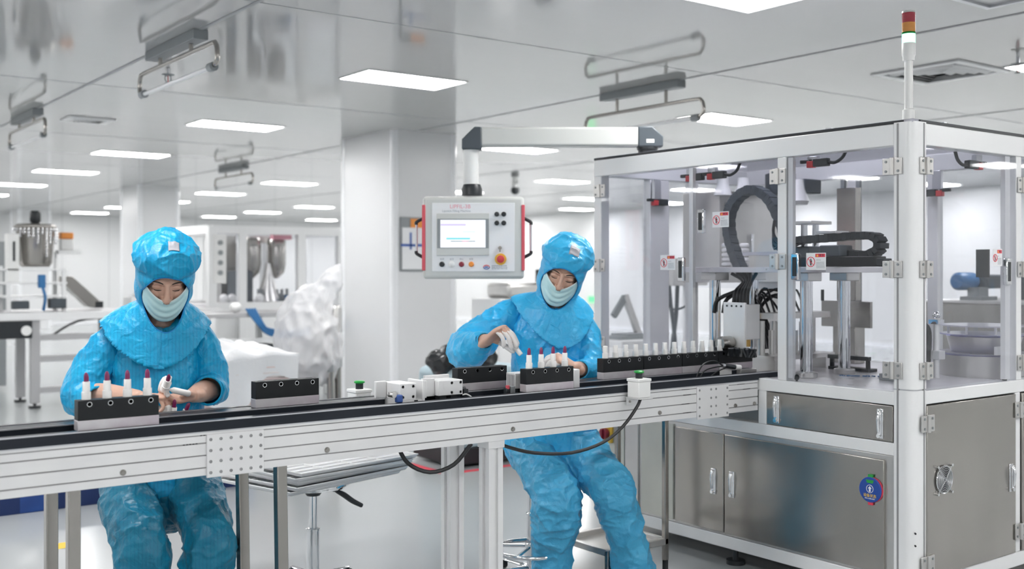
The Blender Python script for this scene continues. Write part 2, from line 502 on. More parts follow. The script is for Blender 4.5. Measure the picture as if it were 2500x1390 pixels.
# far sides and the table
rail('table_rail', XB - .06, XB, YR + .06, YF - .06, .86, .916); rail('table_rail', XL + .06, XB, YF - .06, YF, .86, .916)
rail('base_rail', XB - .06, XB, YR + .06, YF - .06, .085, .145); rail('base_rail', XL + .06, XB, YF - .06, YF, .085, .145)
rail('table_top', XL + .012, XB - .01, YR + .012, YF - .01, .896, ZTAB, 'plate', .002)
for x, y in ((XL + .06, YR + .08), (XB - .08, YR + .08), (XL + .08, YF - .08), (XB - .08, YF - .08), (XL + .07, 3.5)):
    mb().cyl((x, y, 0), (x, y, .02), .045).cyl((x, y, .02), (x, y, .09), .014).build('levelling_foot', M['plas'], mach)
rail('cabinet_body', XL + .05, XB - .02, YR + .05, YF - .03, .12, .86, 'mgrey', .0)
# cabinet panels and doors on the left side
def latch(par, c, face):
    """long chromed lift latch; face 'L' = on the x=XL side, 'R' = on the y=YR side"""
    f = (lambda u, v, d: (c[0] - d, c[1] + u, c[2] + v)) if face == 'L' else (lambda u, v, d: (c[0] + u, c[1] - d, c[2] + v))
    b = mb()
    def bxx(u0, u1, v0, v1, d0, d1):
        p = [f(u, v, d) for d in (d0, d1) for v in (v0, v1) for u in (u0, u1)]
        b.add(p, [(0, 2, 3, 1), (4, 5, 7, 6), (0, 1, 5, 4), (2, 6, 7, 3), (0, 4, 6, 2), (1, 3, 7, 5)])
    bxx(-.015, .015, -.062, .062, 0, .005)
    bxx(-.009, .009, -.045, .05, .004, .013)
    h = b.build('latch', M['chrome'], par, bevel=.002)
    k = mb(); k.cyl(f(0, -.05, .003), f(0, -.05, .017), .009, n=14)
    k.loft([f(0, .05, .010), f(0, .02, .019), f(0, -.03, .015)], [.008, .007, .006], n=10, sub=3, round_cap=2)
    k.build('latch_lever', M['chrome'], h)
    return h
dp = rail('drawer_panel', XL - .002, XL + .02, YR + PW + .004, 3.250, .709, .857, 'steel', .002)
latch(dp, (XL - .002, 3.192, .782), 'L'); latch(dp, (XL - .002, 2.652, .779), 'L')
fr = rail('door_surround', XL + .004, XL + .02, YR + PW, 4.40, .146, .651, 'steel_l', .002)
d1 = rail('cabinet_door', XL - .008, XL + .016, 2.632, 3.502, .158, .630, 'steel', .003)
latch(d1, (XL - .008, 3.453, .398), 'L')
d2 = rail('cabinet_door', XL - .008, XL + .016, 3.508, 3.83, .158, .630, 'steel', .003)
latch(d2, (XL - .008, 3.57, .396), 'L')
rail('cabinet_panel', XL - .006, XL + .016, 3.845, 4.075, .158, .640, 'creampanel', .003)
rail('cabinet_panel', XL - .006, XL + .016, 4.10, 4.20, .158, .640, 'steel_l', .003)
rail('cabinet_panel', XL - .002, XL + .016, 4.21, 4.39, .158, .640, 'creampanel', .003)
sw = mb().box((XL - .012, 4.33, .535), (.02, .075, .10)).build('switch_plate', M['yellow'], mach, bevel=.006)
mb().cyl((XL - .022, 4.33, .535), (XL - .05, 4.33, .535), .03, n=24).bx(XL - .062, XL - .05, 4.322, 4.338, .508, .562).build('rotary_switch', M['dred'], sw, bevel=.003)
# round status sign on the big door
sg = mb(); sc = (XL - .008, 2.690, .500)
sg.cyl((sc[0], sc[1], sc[2]), (sc[0] - .012, sc[1], sc[2]), .053, n=40)
sgo = sg.build('status_sign', M['bluesign'], d1, bevel=.002)
mb().cyl((sc[0], sc[1] - .004, sc[2]), (sc[0] - .006, sc[1] - .004, sc[2]), .0525, n=36).build('sign_back_disc', M['print_red'], sgo)
mb().bx(sc[0] - .01, sc[0] - .002, sc[1] - .011, sc[1] + .011, sc[2] + .045, sc[2] + .063).build('green_tab', M['green'], sgo)
mb().bx(sc[0] - .009, sc[0] - .002, sc[1] - .011, sc[1] + .011, sc[2] - .064, sc[2] - .045).build('red_tab', M['print_red'], sgo)
wx = sc[0] - .0126
def lf(u, v, d=0.0): return (wx - d, sc[1] - u, sc[2] + v)
gw = mb().prism([(-.014, .028), (.014, .028), (.019, .041), (-.019, .041)], lambda a, b, d: lf(a, b, d), -.0004, .0004); gw.build('green_window', M['green'], sgo)
rg = mb()
rg.tube([lf(.016 * math.cos(a), .004 + .016 * math.sin(a)) for a in np.linspace(0, 2 * PI, 25)], .0011, n=6, sub=1)
rg.prism([(0, .016), (.009, .005), (.004, .005), (.004, -.008), (-.004, -.008), (-.004, .005), (-.009, .005)], lambda a, b, d: lf(a, b, d), -.0003, .0006)
rg.build('arrow_mark', M['print_white'], sgo)
Mx = frame((wx - sc[0] + sc[0] - MO[0], sc[1] - MO[1], sc[2] - .025), (0, -1, 0), (0, 0, 1))
text('sign_lettering', '设备状态', .0155, M['print_yellow'], sgo, Mx)
Mx = frame((wx - MO[0], sc[1] - MO[1], sc[2] - .037), (0, -1, 0), (0, 0, 1))
text('sign_small_lettering', '非本人员禁止操作', .0062, M['print_white'], sgo, Mx)
# right side doors
d3 = rail('cabinet_door', 3.988, 4.686, YR - .006, YR + .016, .152, .862, 'steel', .003)
latch(d3, (4.640, YR - .006, .493), 'R')
rail('cabinet_door', 4.742, XB - .03, YR - .006, YR + .016, .152, .862, 'steel', .003)
fan = mb(); fc = (4.105, YR - .012, .548)
fan.tube([(fc[0] + .057 * math.cos(a), YR - .012, fc[2] + .057 * math.sin(a)) for a in np.linspace(0, 2 * PI, 37)], .003, n=8, sub=1)
fo = fan.build('fan_housing', M['chrome'], d3)
mb().cyl((fc[0], YR - .0062, fc[2]), (fc[0], YR - .008, fc[2]), .054, n=32).build('fan_opening', M['plas'], fo)
gr = mb()
for r in (.053, .046, .039, .032, .025, .018, .011):
    gr.tube([(fc[0] + r * math.cos(a), YR - .016, fc[2] + r * math.sin(a)) for a in np.linspace(0, 2 * PI, 33)], .0013, n=6, sub=1)
for s in (1, -1):
    gr.tube([(fc[0] - .054, YR - .014, fc[2] - s * .058), (fc[0], YR - .018, fc[2]), (fc[0] + .054, YR - .014, fc[2] + s * .058)], .0017, n=6, sub=2)
gr.build('fan_grille', M['edge'], fo)
for sx in (-1, 1):
    for sz in (-1, 1):
        mb().cyl((fc[0] + sx * .052, YR - .006, fc[2] + sz * .056), (fc[0] + sx * .052, YR - .018, fc[2] + sz * .056), .006, n=10).build('fan_screw', M['chrome'], fo)
# upper frame
rail('top_beam', XL, XL + .06, YR + PW, YF, ZB, ZT, 'frame', .004)
rail('top_beam', XL + PW, XB, YR, YR + .06, ZB, ZT, 'frame', .004)
rail('top_beam', XB - .06, XB, YR + .06, YF - .06, ZB, ZT, 'frame'); rail('top_beam', XL + .06, XB, YF - .06, YF, ZB, ZT, 'frame')
rail('roof_sheet', XL + .01, XB - .005, YR + .01, YF - .005, ZT + .001, ZT + .015, 'roof', .0)
mb().bx(XL + .001, XL + .009, YR + .05, YF, ZT + .0005, ZT + .012).bx(XL + .05, XB, YR + .001, YR + .009, ZT + .0005, ZT + .012).build('roof_gasket', M['plas'], mach)
b = mb()
for (x, y) in ((XL + .02, 2.92), (XL + .02, 3.66), (4.14, YR + .02), (4.8, YR + .02)): b.box((x, y, ZT + .012), (.02, .03, .012))
b.build('roof_clip', M['edge'], mach)
rail('end_post', XL, XL + .06, 4.395, YF, .916, ZB, 'frame', .004)
rail('door_post', XL, XL + .055, 3.140, 3.190, .916, ZB, 'frame', .003)
rail('door_post', 4.700, 4.745, YR, YR + .055, .922, ZB, 'frame', .003)
for (x0, x1, y0, y1) in ((4.27, 4.42, YF - .06, YF), (4.61, 4.66, YF - .06, YF), (XB - .06, XB, 4.395, YF), (XB - .06, XB, YR, YR + .06), (XB - .05, XB, 3.13, 3.19), (XB - .05, XB, 3.62, 3.68)):
    rail('far_post', x0, x1, y0, y1, .916, ZB, 'alu', .003)
b = mb()
for y in (3.60, 3.70): b.bx(XB - .07, XB - .05, y - .012, y + .012, .916, ZB)
b.build('far_door_edge', M['mgrey'], mach)
# glazed doors
def hinge(par, c, face):
    f = (lambda u, v, d: (c[0] - d, c[1] + u, c[2] + v)) if face == 'L' else (lambda u, v, d: (c[0] + u, c[1] - d, c[2] + v))
    b = mb()
    def bxx(u0, u1, v0, v1, d0, d1):
        p = [f(u, v, d) for d in (d0, d1) for v in (v0, v1) for u in (u0, u1)]
        b.add(p, [(0, 2, 3, 1), (4, 5, 7, 6), (0, 1, 5, 4), (2, 6, 7, 3), (0, 4, 6, 2), (1, 3, 7, 5)])
    bxx(-.045, -.008, -.034, .034, .001, .008); bxx(.008, .045, -.034, .034, .001, .008)
    b.cyl(f(0, -.036, .009), f(0, .036, .009), .0095, n=14)
    h = b.build('hinge', M['steel_l'], par, bevel=.0015)
    for u in (-.028, .028):
        for v in (-.02, .02):
            mb().cyl(f(u, v, .007), f(u, v, .0105), .0055, n=10).build('hinge_screw', M['mgrey'], h)
    return h
def grip(par, c, face, hh=.118):
    f = (lambda u, v, d: (c[0] - d, c[1] + u, c[2] + v)) if face == 'L' else (lambda u, v, d: (c[0] + u, c[1] - d, c[2] + v))
    b = mb()
    def bxx(b, u0, u1, v0, v1, d0, d1):
        p = [f(u, v, d) for d in (d0, d1) for v in (v0, v1) for u in (u0, u1)]
        b.add(p, [(0, 2, 3, 1), (4, 5, 7, 6), (0, 1, 5, 4), (2, 6, 7, 3), (0, 4, 6, 2), (1, 3, 7, 5)])
    bxx(b, -.021, .021, -hh / 2, hh / 2, -.008, .012)
    g = b.build('door_grip', M['chrome'], par, bevel=.004)
    b = mb(); bxx(b, -.012, .012, -hh / 2 + .016, hh / 2 - .016, .010, .0135)
    b.build('grip_insert', M['plas'], g, bevel=.002)
def warning(par, c, face, wd=.105, ht=.075):
    """safety sticker: red header, no-entry figure, lines of print"""
    if face == 'L': f = lambda u, v, d: (c[0] - d, c[1] - u, c[2] + v); xa = (0, -1, 0)
    else: f = lambda u, v, d: (c[0] + u, c[1] - d, c[2] + v); xa = (1, 0, 0)
    def rect(b, u0, u1, v0, v1, d0, d1):
        p = [f(u, v, d) for d in (d0, d1) for v in (v0, v1) for u in (u0, u1)]
        b.add(p, [(0, 2, 3, 1), (4, 5, 7, 6), (0, 1, 5, 4), (2, 6, 7, 3), (0, 4, 6, 2), (1, 3, 7, 5)])
    b = mb(); rect(b, -wd / 2, wd / 2, -ht / 2, ht / 2, .0005, .0013)
    s = b.build('warning_sticker', M['paper'], par)
    k = wd / .105
    b = mb(); rect(b, -.003 * k, wd / 2 - .004, ht / 2 - .019, ht / 2 - .004, .0013, .0016)
    b.build('sticker_header', M['print_red'], s)
    b = mb(); b.prism([(.003 * k, ht / 2 - .016), (.013 * k, ht / 2 - .016), (.008 * k, ht / 2 - .006)], f, .0016, .0019)
    b.build('sticker_triangle', M['print_yellow'], s)
    hc = f(.030 * k, ht / 2 - .0115, .0017)
    text('sticker_heading', '警 告', .011 * k, M['print_black'], s, frame([hc[i] - MO[i] for i in range(3)], xa, (0, 0, 1)), .0002)
    b = mb(); R = .021 * k
    b.tube([f(-.027 * k + R * math.cos(a), R * math.sin(a) - .002, .0017) for a in np.linspace(0, 2 * PI, 29)], .0017, n=6, sub=1)
    b.tube([f(-.027 * k - R * .7, R * .7 - .002, .0019), f(-.027 * k + R * .7, -R * .7 - .002, .0019)], .0014, n=6, sub=1)
    b.build('sticker_no_entry', M['print_red'], s)
    b = mb(); u0 = -.027 * k
    b.cyl(f(u0, .009, .0014), f(u0, .009, .0017), .0035 * k, n=12)
    rect(b, u0 - .0035 * k, u0 + .0035 * k, -.018, .005, .0014, .0016); rect(b, u0 - .006 * k, u0 + .006 * k, -.004, .005, .0014, .0015)
    b.build('sticker_figure', M['print_black'], s)
    b = mb(); random.seed(4)
    for i, v in enumerate((.006, -.004, -.010, -.016, -.022, -.028)):
        e = .0 if i else -.022
        u = .002 * k
        while u < wd / 2 - .008 + e:
            l = random.uniform(.002, .005) * k
            rect(b, u, u + l, v - .0014, v + .0014, .0013, .0015); u += l + .0014
    o = b.build('sticker_print', M['print_grey'], s); o['kind'] = 'stuff'
def pane(name, face, a0, a1, z0, z1, edge=None, th=.006):
    if face == 'L': b = mb().bx(XL - .001, XL - .001 + th, a0, a1, z0, z1)
    elif face == 'R': b = mb().bx(a0, a1, YR - .001, YR - .001 + th, z0, z1)
    elif face == 'B': b = mb().bx(XB - .03, XB - .03 + th, a0, a1, z0, z1)
    else: b = mb().bx(a0, a1, YF - .03, YF - .03 + th, z0, z1)
    return b.build(name, M['glass'], mach)
p1 = pane('glazed_door', 'L', 3.725, 4.393, 1.00, ZB - .002)
hinge(p1, (XL, 4.405, 1.848), 'L'); hinge(p1, (XL, 4.405, 1.442), 'L'); hinge(p1, (XL, 4.405, 1.02), 'L')
grip(p1, (XL, 3.79, 1.42), 'L'); warning(p1, (XL - .002, 3.885, 1.455), 'L')
p2 = pane('glazed_door', 'L', 3.192, 3.715, 1.33, ZB - .002)
hinge(p2, (XL, 3.185, 1.843), 'L'); hinge(p2, (XL, 3.185, 1.455), 'L')
grip(p2, (XL, 3.655, 1.655), 'L'); warning(p2, (XL - .002, 3.53, 1.66), 'L')
p3 = pane('glazed_door', 'L', 2.594, 3.136, .918, ZB - .002)
hinge(p3, (XL, 2.594, 1.843), 'L'); hinge(p3, (XL, 2.594, 1.42), 'L'); hinge(p3, (XL, 2.594, 1.005), 'L')
grip(p3, (XL, 3.085, 1.432), 'L'); warning(p3, (XL - .002, 2.975, 1.455), 'L')
mb().bx(XL + .006, XL + .026, 3.108, 3.134, .93, ZB - .004).build('door_edge_strip', M['alu'], p3)
mb().bx(XL + .006, XL + .026, 3.72, 3.745, 1.0, ZB - .004).build('door_edge_strip', M['alu'], p1)
p4 = pane('glazed_door', 'R', 3.985, 4.696, .924, ZB - .002)
hinge(p4, (3.985, YR, 1.843), 'R'); hinge(p4, (3.985, YR, 1.42), 'R'); hinge(p4, (3.985, YR, 1.005), 'R')
grip(p4, (4.62, YR, 1.41), 'R'); warning(p4, (4.535, YR - .002, 1.472), 'R', .078, .075)
mb().bx(4.62, 4.66, YR + .008, YR + .03, .93, ZB - .004).build('door_edge_strip', M['alu'], p4)
p5 = pane('glazed_door', 'R', 4.75, XB - .06, .924, ZB - .002)
hinge(p5, (4.748, YR, 1.80), 'R'); hinge(p5, (4.748, YR, 1.42), 'R'); hinge(p5, (4.748, YR, 1.0), 'R')
hinge(d3, (3.986, YR - .006, .79), 'R'); hinge(d3, (3.986, YR - .006, .215), 'R'); hinge(d3, (4.715, YR - .006, .79), 'R'); hinge(d3, (4.715, YR - .006, .245), 'R')
pane('far_glazing', 'B', YR + .06, YF - .06, .918, ZB); pane('far_glazing', 'F', XL + .06, XB - .06, .918, ZB)
gp = mb().bx(XB - .034, XB - .028, 2.86, 2.93, 1.38, 1.52).build('far_door_grip', M['plas'], mach)
for c in ((XL + .03, 3.105, .933), (4.655, YR + .03, .931)):
    mb().ell(c, (.012, .012, .014), n=14, m=10).cyl((c[0], c[1], ZTAB), (c[0], c[1], c[2]), .005, n=8).build('door_stop', M['plas'], mach)
# safety switches under the top beams
def switch(c, ax, s=1, cable=1):
    ax = Vector(ax); sd = Vector((0, 0, 1)).cross(ax)
    c = Vector(c)
    def ob(u0, u1, w0, w1, z0, z1):
        b = mb(); p = [c + ax * u + sd * ww + Vector((0, 0, z)) for z in (z0, z1) for ww in (w0, w1) for u in (u0, u1)]
        return b.add(p, [(0, 2, 3, 1), (4, 5, 7, 6), (0, 1, 5, 4), (2, 6, 7, 3), (0, 4, 6, 2), (1, 3, 7, 5)])
    o = ob(0, .075, -.015, .015, -.018, .018).build('safety_switch', M['plas'], mach, bevel=.004)
    ob(-.035, 0, -.014, .014, -.02, .010).build('switch_head', M['red'], o, bevel=.003)
    ob(-.075, -.02, -.010, .010, .002, .018).build('switch_tongue', M['plas'], o, bevel=.003)
    top = ZB - c.z
    ob(-.03, .02, -.012, .012, .016, max(top, .03)).build('switch_bracket', M['edge'], o, bevel=.002)
    if cable:
        b = mb(); p = [c + ax * .07, c + ax * .11 + Vector((0, 0, -.005)), c + ax * .15 + Vector((0, 0, .015)), c + ax * .17 + Vector((0, 0, max(top, .05)))]
        b.tube(p, .0075, n=8); b.build('switch_cable', M['rub'], o)
switch((3.985, 3.655, 1.885), (0, -1, 0)); switch((3.985, 3.80, 1.885), (0, -1, 0), cable=0)
switch((3.985, 3.05, 1.898), (0, -1, 0)); switch((4.50, 2.575, 1.882), (-1, 0, 0))
switch((4.3, 4.37, 1.80), (1, 0, 0), cable=0); switch((5.06, 3.11, 1.815), (0, 1, 0))
# press: four chrome columns carrying a plate
for (x, y) in ((4.12, 3.20), (4.41, 3.20), (4.12, 3.77), (4.41, 3.77)):
    mb().cyl((x, y, ZTAB), (x, y, 1.405), .029, n=28).build('press_column', M['chrome'], mach)
    mb().lathe((x, y, 0), [(.05, ZTAB + .0005), (.05, ZTAB + .024), (.036, ZTAB + .028)], n=28).build('column_foot', M['steel_l'], mach, bevel=.002)
    mb().box((x, y, 1.385), (.10, .10, .04)).build('column_collar', M['steel_l'], mach, bevel=.003)
pl = rail('press_plate', 4.03, 4.50, 3.02, 3.92, 1.405, 1.431, 'plate', .002)
# linear axis with an energy chain on the plate
ax_ = mb().bx(4.08, 4.16, 2.80, 3.30, 1.432, 1.478).build('linear_axis', M['black'], mach, bevel=.004)
mb().bx(4.085, 4.15, 2.765, 2.80, 1.436, 1.468).build('axis_motor_end', M['plas'], ax_, bevel=.003)
mb().bx(4.07, 4.17, 2.98, 3.09, 1.479, 1.53).build('axis_carriage', M['dgrey'], ax_, bevel=.006)
def chain(name, pts, wd, ht, side, m='plas', pitch=.024):
    P_ = spline(pts, 24); d = [0]
    for i in range(1, len(P_)): d.append(d[-1] + np.linalg.norm(P_[i] - P_[i - 1]))
    b = mb(); L = d[-1]; k = int(L / pitch); sdv = Vector(side).normalized()
    pr = None
    for i in range(k):
        t = np.interp((i + .5) * L / k, d, range(len(P_))); i0 = min(int(t), len(P_) - 2); fr_ = t - i0
        c = Vector(P_[i0] * (1 - fr_) + P_[i0 + 1] * fr_); tg = Vector(P_[i0 + 1] - P_[i0]).normalized()
        nn = tg.cross(sdv).normalized(); s2 = nn.cross(tg)
        h = ht if i % 2 else ht * .9
        p = [c + tg * (u * pitch * .52) + s2 * (a * wd / 2) + nn * (e * h / 2) for e in (-1, 1) for a in (-1, 1) for u in (-1, 1)]
        b.add(p, [(0, 2, 3, 1), (4, 5, 7, 6), (0, 1, 5, 4), (2, 6, 7, 3), (0, 4, 6, 2), (1, 3, 7, 5)])
    o = b.build(name, M[m], mach, bevel=.002); o['kind'] = 'stuff'
    del o['kind']
    return o
chain('energy_chain', [(4.16, 3.04, 1.50), (4.16, 2.90, 1.485), (4.16, 2.83, 1.515), (4.16, 2.845, 1.56), (4.16, 2.92, 1.572), (4.16, 3.1, 1.565), (4.16, 3.30, 1.558)], .07, .036, (1, 0, 0))
mb().bx(4.11, 4.21, 3.03, 3.14, 1.584, 1.597).build('chain_plate', M['steel_l'], mach, bevel=.002)
b = mb()
for i in range(7):
    y0 = 3.26 + .012 * i
    b.tube([(4.13 + .012 * i, 3.24, 1.552 + .006 * (i % 3)), (4.14 + .01 * i, 3.34, 1.56 - .012 * (i % 4)), (4.16 + .006 * i, 3.42, 1.52 + .02 * (i % 3)), (4.2, 3.46, 1.60), (4.22, 3.47, 1.66)], .007, n=6)
b.build('cable_bundle', M['rub'], mach)
# big energy chain looping up to the roof
chain('energy_chain', [(4.24, 3.66, 1.37), (4.25, 3.72, 1.44), (4.26, 3.79, 1.58), (4.26, 3.80, 1.70), (4.26, 3.74, 1.79), (4.26, 3.64, 1.825), (4.26, 3.54, 1.78), (4.26, 3.47, 1.68), (4.26, 3.42, 1.56), (4.26, 3.40, 1.48)], .06, .048, (1, 0, 0), 'dgrey')
b = mb()
for i in range(4):
    b.tube([(4.24, 3.66 + .012 * i, 1.38), (4.22 - .02 * i, 3.64 - .01 * i, 1.33), (4.17 - .03 * i, 3.62 + .03 * i, 1.27), (4.13 - .02 * i, 3.61 + .04 * i, 1.20)], .010, n=7)
b.build('hanging_cables', M['rub'], mach)
# stainless hopper box, motor and work lamps at the back
hb = mb().bx(4.52, 5.08, 4.10, 4.385, 1.345, 1.86).build('hopper_cabinet', M['steel_l'], mach, bevel=.003)
mb().bx(4.56, 4.80, 4.088, 4.10, 1.40, 1.80).build('hopper_door', M['steel_l'], hb, bevel=.004)
mb().bx(4.755, 4.775, 4.07, 4.09, 1.50, 1.62).build('hopper_latch', M['chrome'], hb, bevel=.003)
mb().bx(5.09, 5.1, 4.1, 4.38, .92, 1.86).build('hopper_bracket', M['steel_l'], hb)
mb().lathe((4.88, 3.97, 1.94), [(.075, -.10), (.085, -.08), (.085, .02), (.06, .03)], n=26).build('mixer_motor', M['dgrey'], mach)
mb().bx(4.93, 5.08, 3.84, 3.93, 1.85, 1.93).build('gear_box', M['dgrey'], mach, bevel=.006)
mb().lathe((4.86, 3.83, 1.80), [(.05, -.02), (.06, .0), (.035, .07), (.028, .12)], n=20).build('mixer_cover', M['white'], mach)
for (x, y) in ((4.50, 4.06), (4.60, 4.0)):
    mb().lathe((x, y, 1.83), [(.05, .0), (.045, .03), (.032, .06), (.03, .098)], n=22).build('work_lamp', M['white'], mach)
for (x, y) in ((4.44, 3.98), (4.54, 3.94)):
    b = mb(); pr = []
    for i in range(5):
        z = 1.435 + i * .026
        pr += [(.018, z), (.026, z + .006), (.026, z + .018), (.018, z + .024)]
    b.lathe((x, y, 0), pr, n=20).build('ribbed_tube', M['white'], mach)  # plain white ribbed tubes in front of the hopper box
# twin vertical cylinders and a shelf near the middle
for (x, y) in ((4.31, 3.36), (4.36, 3.33)):
    mb().cyl((x, y, 1.432), (x, y, 1.64), .016, n=16).build('guide_rod', M['chrome'], mach)
mb().bx(4.26, 4.42, 3.28, 3.42, 1.64, 1.655).build('rod_bridge', M['steel_l'], mach, bevel=.002)
mb().bx(4.18, 4.36, 3.36, 3.64, 1.49, 1.507).build('upper_shelf', M['lavacr'], mach)
sb = mb().bx(4.19, 4.30, 3.24, 3.33, 1.435, 1.53).build('servo_box', M['dgrey'], mach, bevel=.004)
mb().ell((4.24, 3.46, 1.47), (.02, .02, .02), n=14, m=10).cyl((4.24, 3.46, 1.432), (4.24, 3.46, 1.46), .014, n=12).build('amber_indicator', M['orange'], mach)
# filling head over the carrier train
fh = mb().bx(3.965, 3.98, 3.44, 3.575, 1.03, 1.26).build('head_plate', M['alu'], mach, bevel=.002)
b = mb()
for i in range(4): b.cyl((3.962, 3.46 + .03 * i, 1.243), (3.966, 3.46 + .03 * i, 1.243), .005, n=8)
b.build('plate_screw', M['plas'], fh)
mb().bx(3.99, 4.10, 3.46, 3.56, 1.08, 1.25).build('head_block', M['alu'], fh, bevel=.003)
mb().lathe((3.93, 3.52, 1.065), [(.03, -.05), (.034, -.03), (.034, .02), (.026, .035)], n=20, axis='X').build('brush_motor', M['steel'], fh)
b = mb(); random.seed(8)
for i in range(60):
    y0 = 3.36 + .22 * i / 60; x0 = 3.93 + random.uniform(-.02, .03)
    b.beam((x0, y0, 1.005), (x0 + random.uniform(-.02, .02), y0 + random.uniform(-.015, .015), 1.044), .012, .008)
o = b.build('wiper_brush', M['plas'], fh)
b = mb()
for i in range(5):
    b.tube([(4.02, 3.47 + .022 * i, 1.25), (4.03, 3.475 + .02 * i, 1.31), (4.06 + .02 * i, 3.48 + .03 * i, 1.36), (4.12, 3.5 + .04 * i, 1.40)], .009, n=7)
b.build('head_cables', M['rub'], fh)
mb().cyl((4.20, 3.62, 1.10), (4.24, 3.62, 1.20), .02).cyl((4.20, 3.62, 1.03), (4.2, 3.62, 1.10), .012).build('air_fitting', M['amber'], mach)
b = mb(); random.seed(12)
for i in range(9):
    x, y = 4.22 + .05 * i, 3.52 + random.uniform(-.06, .14)
    b.cyl((x, y, .99), (x, y, 1.02 + random.uniform(.03, .2)), random.choice([.009, .014, .02]), n=12)
b.bx(4.18, 4.66, 3.44, 3.62, .97, .992).bx(4.25, 4.7, 3.5, 3.6, 1.17, 1.20)
b.bx(4.2, 4.24, 3.45, 3.6, .9145, .97).bx(4.6, 4.64, 3.45, 3.6, .9145, .97)
b.build('nozzle_bank', M['steel_l'], mach)
b = mb()
for i in range(9):
    b.tube([(4.3 + .04 * i, 3.60, 1.2), (4.32 + .035 * i, 3.66, 1.26 + .03 * (i % 3)), (4.4, 3.72, 1.2 + .03 * (i % 4)), (4.44 + .02 * i, 3.74, 1.0)], .006, n=6)
b.build('nozzle_hoses', M['rub'], mach)
mb().bx(4.55, 4.62, 3.16, 3.40, .9145, .93).bx(4.55, 4.565, 3.16, 3.18, .93, .97).bx(4.55, 4.565, 3.37, 3.39, .93, .97).bx(4.545, 4.57, 3.16, 3.40, .97, .99).build('gripper_frame', M['plas'], mach, bevel=.002)
# dark steel guards on the right
mb().bx(4.88, 4.90, 3.38, 3.69, 1.11, 1.25).build('guard_plate', M['steel'], mach, bevel=.002)
mb().bx(4.92, 4.97, 3.5, 3.62, 1.25, 1.86).build('support_column', M['steel'], mach, bevel=.003)
mb().bx(4.90, 4.99, 3.49, 3.63, .9145, 1.11).build('support_foot', M['steel'], mach, bevel=.003)
mb().cyl((4.85, 3.66, 1.25), (4.85, 3.66, 1.31), .009, n=10).build('guard_knob', M['plas'], mach)
lb = mb().bx(4.28, 4.40, 2.80, 2.84, .9145, 1.065).bx(4.28, 4.44, 2.80, 2.92, .9145, .945).build('angle_bracket', M['mgrey'], mach, bevel=.003)
mb().bx(4.30, 4.35, 2.796, 2.80, .995, 1.012).build('bracket_slot', M['plas'], lb)
b = mb()
for i in range(40):
    random.seed(i); x = 4.30 + .004 * i + random.uniform(-.006, .006); y = 3.14 - .005 * i + random.uniform(-.012, .012)
    b.box((x, y, ZTAB + .003), (.008, .005, .004), Matrix.Translation((x, y, 0)) @ Matrix.Rotation(i * .7, 4, 'Z') @ Matrix.Translation((-x, -y, 0)))
b.build('blue_swarf', M['bluehose'], mach)['kind'] = 'stuff'
# bowl feeder on the right, clear guards stacked over it
bf = mb().lathe((4.90, 2.77, ZTAB + .0005), [(.20, 0), (.20, .10), (.19, .105), (.19, .02)], n=44).build('feeder_bowl', M['steel_l'], mach)
mb().lathe((4.90, 2.77, ZTAB + .105), [(.205, 0), (.205, .006), (.0, .006)], n=44).build('bowl_cover', M['blueacr'], bf)
mb().lathe((4.91, 2.77, ZTAB + .112), [(.15, 0), (.17, .075), (.165, .08)], n=40).build('bowl_track', M['steel_l'], bf)
mb().lathe((4.90, 2.77, ZTAB + .195), [(.195, 0), (.195, .005), (.0, .005)], n=44).build('track_cover', M['blueacr'], bf)
for a in (2.4, 3.2, 4.0, 4.8):
    mb().cyl((4.90 + .16 * math.cos(a), 2.77 + .16 * math.sin(a), ZTAB + .2), (4.90 + .16 * math.cos(a), 2.77 + .16 * math.sin(a), ZTAB + .235), .006, n=8).build('cover_spacer', M['white'], bf)
mb().lathe((4.90, 2.77, ZTAB + .235), [(.19, 0), (.19, .006), (.0, .006)], n=44).build('upper_cover', M['lavacr'], bf)
mb().bx(4.72, 4.78, 2.60, 2.615, ZTAB + .112, ZTAB + .15).build('track_gate', M['alu'], bf)
rd = mb().cyl((4.60, 2.83, ZTAB), (4.60, 2.83, 1.20), .014, n=16).build('sensor_stand', M['alu'], mach)
mb().bx(4.575, 4.625, 2.805, 2.855, 1.165, 1.185).ell((4.60, 2.83, 1.205), (.019, .019, .018), n=14, m=8).build('stand_cap', M['chrome'], rd)
mb().bx(4.575, 4.625, 2.80, 2.86, 1.0, 1.04).build('stand_clamp', M['alu'], rd, bevel=.002)
b = mb()
for i in range(3):
    b.tube([(4.55 + .012 * i, 2.86, ZTAB + .002), (4.55 + .012 * i, 2.85, 1.05), (4.545 + .012 * i, 2.85, 1.14), (4.52, 2.86, 1.165), (4.46, 2.9, 1.14)], .010, n=7)
b.build('stand_cables', M['rub'], rd)
# signal tower on the corner post
tx, ty = 3.94, 2.548
tl = mb().lathe((tx, ty, 0), [(.024, ZT + .002), (.024, ZT + .055), (.017, ZT + .06), (.0165, 2.285)], n=24).build('signal_tower', M['white'], mach)
mb().lathe((tx, ty, 0), [(.023, 2.275), (.024, 2.29), (.025, 2.30)], n=24).build('tower_neck', M['white'], tl)
mb().lathe((tx, ty, 0), [(.0255, 2.295), (.027, 2.30), (.027, 2.345), (.026, 2.347)], n=28).build('tower_base', M['white'], tl)
grn = emis('green_lamp_lit', (0.34, 1.0, 0.66), 2.4)
def lens(name, z0, z1, m):
    pr = []; k = 8
    for i in range(k):
        za = z0 + (z1 - z0) * i / k; zb = z0 + (z1 - z0) * (i + .5) / k
        pr += [(.0268, za), (.0258, zb)]
    pr += [(.0268, z1)]
    mb().lathe((tx, ty, 0), pr, n=28).build(name, m, tl)
lens('green_lens', 2.348, 2.384, grn)
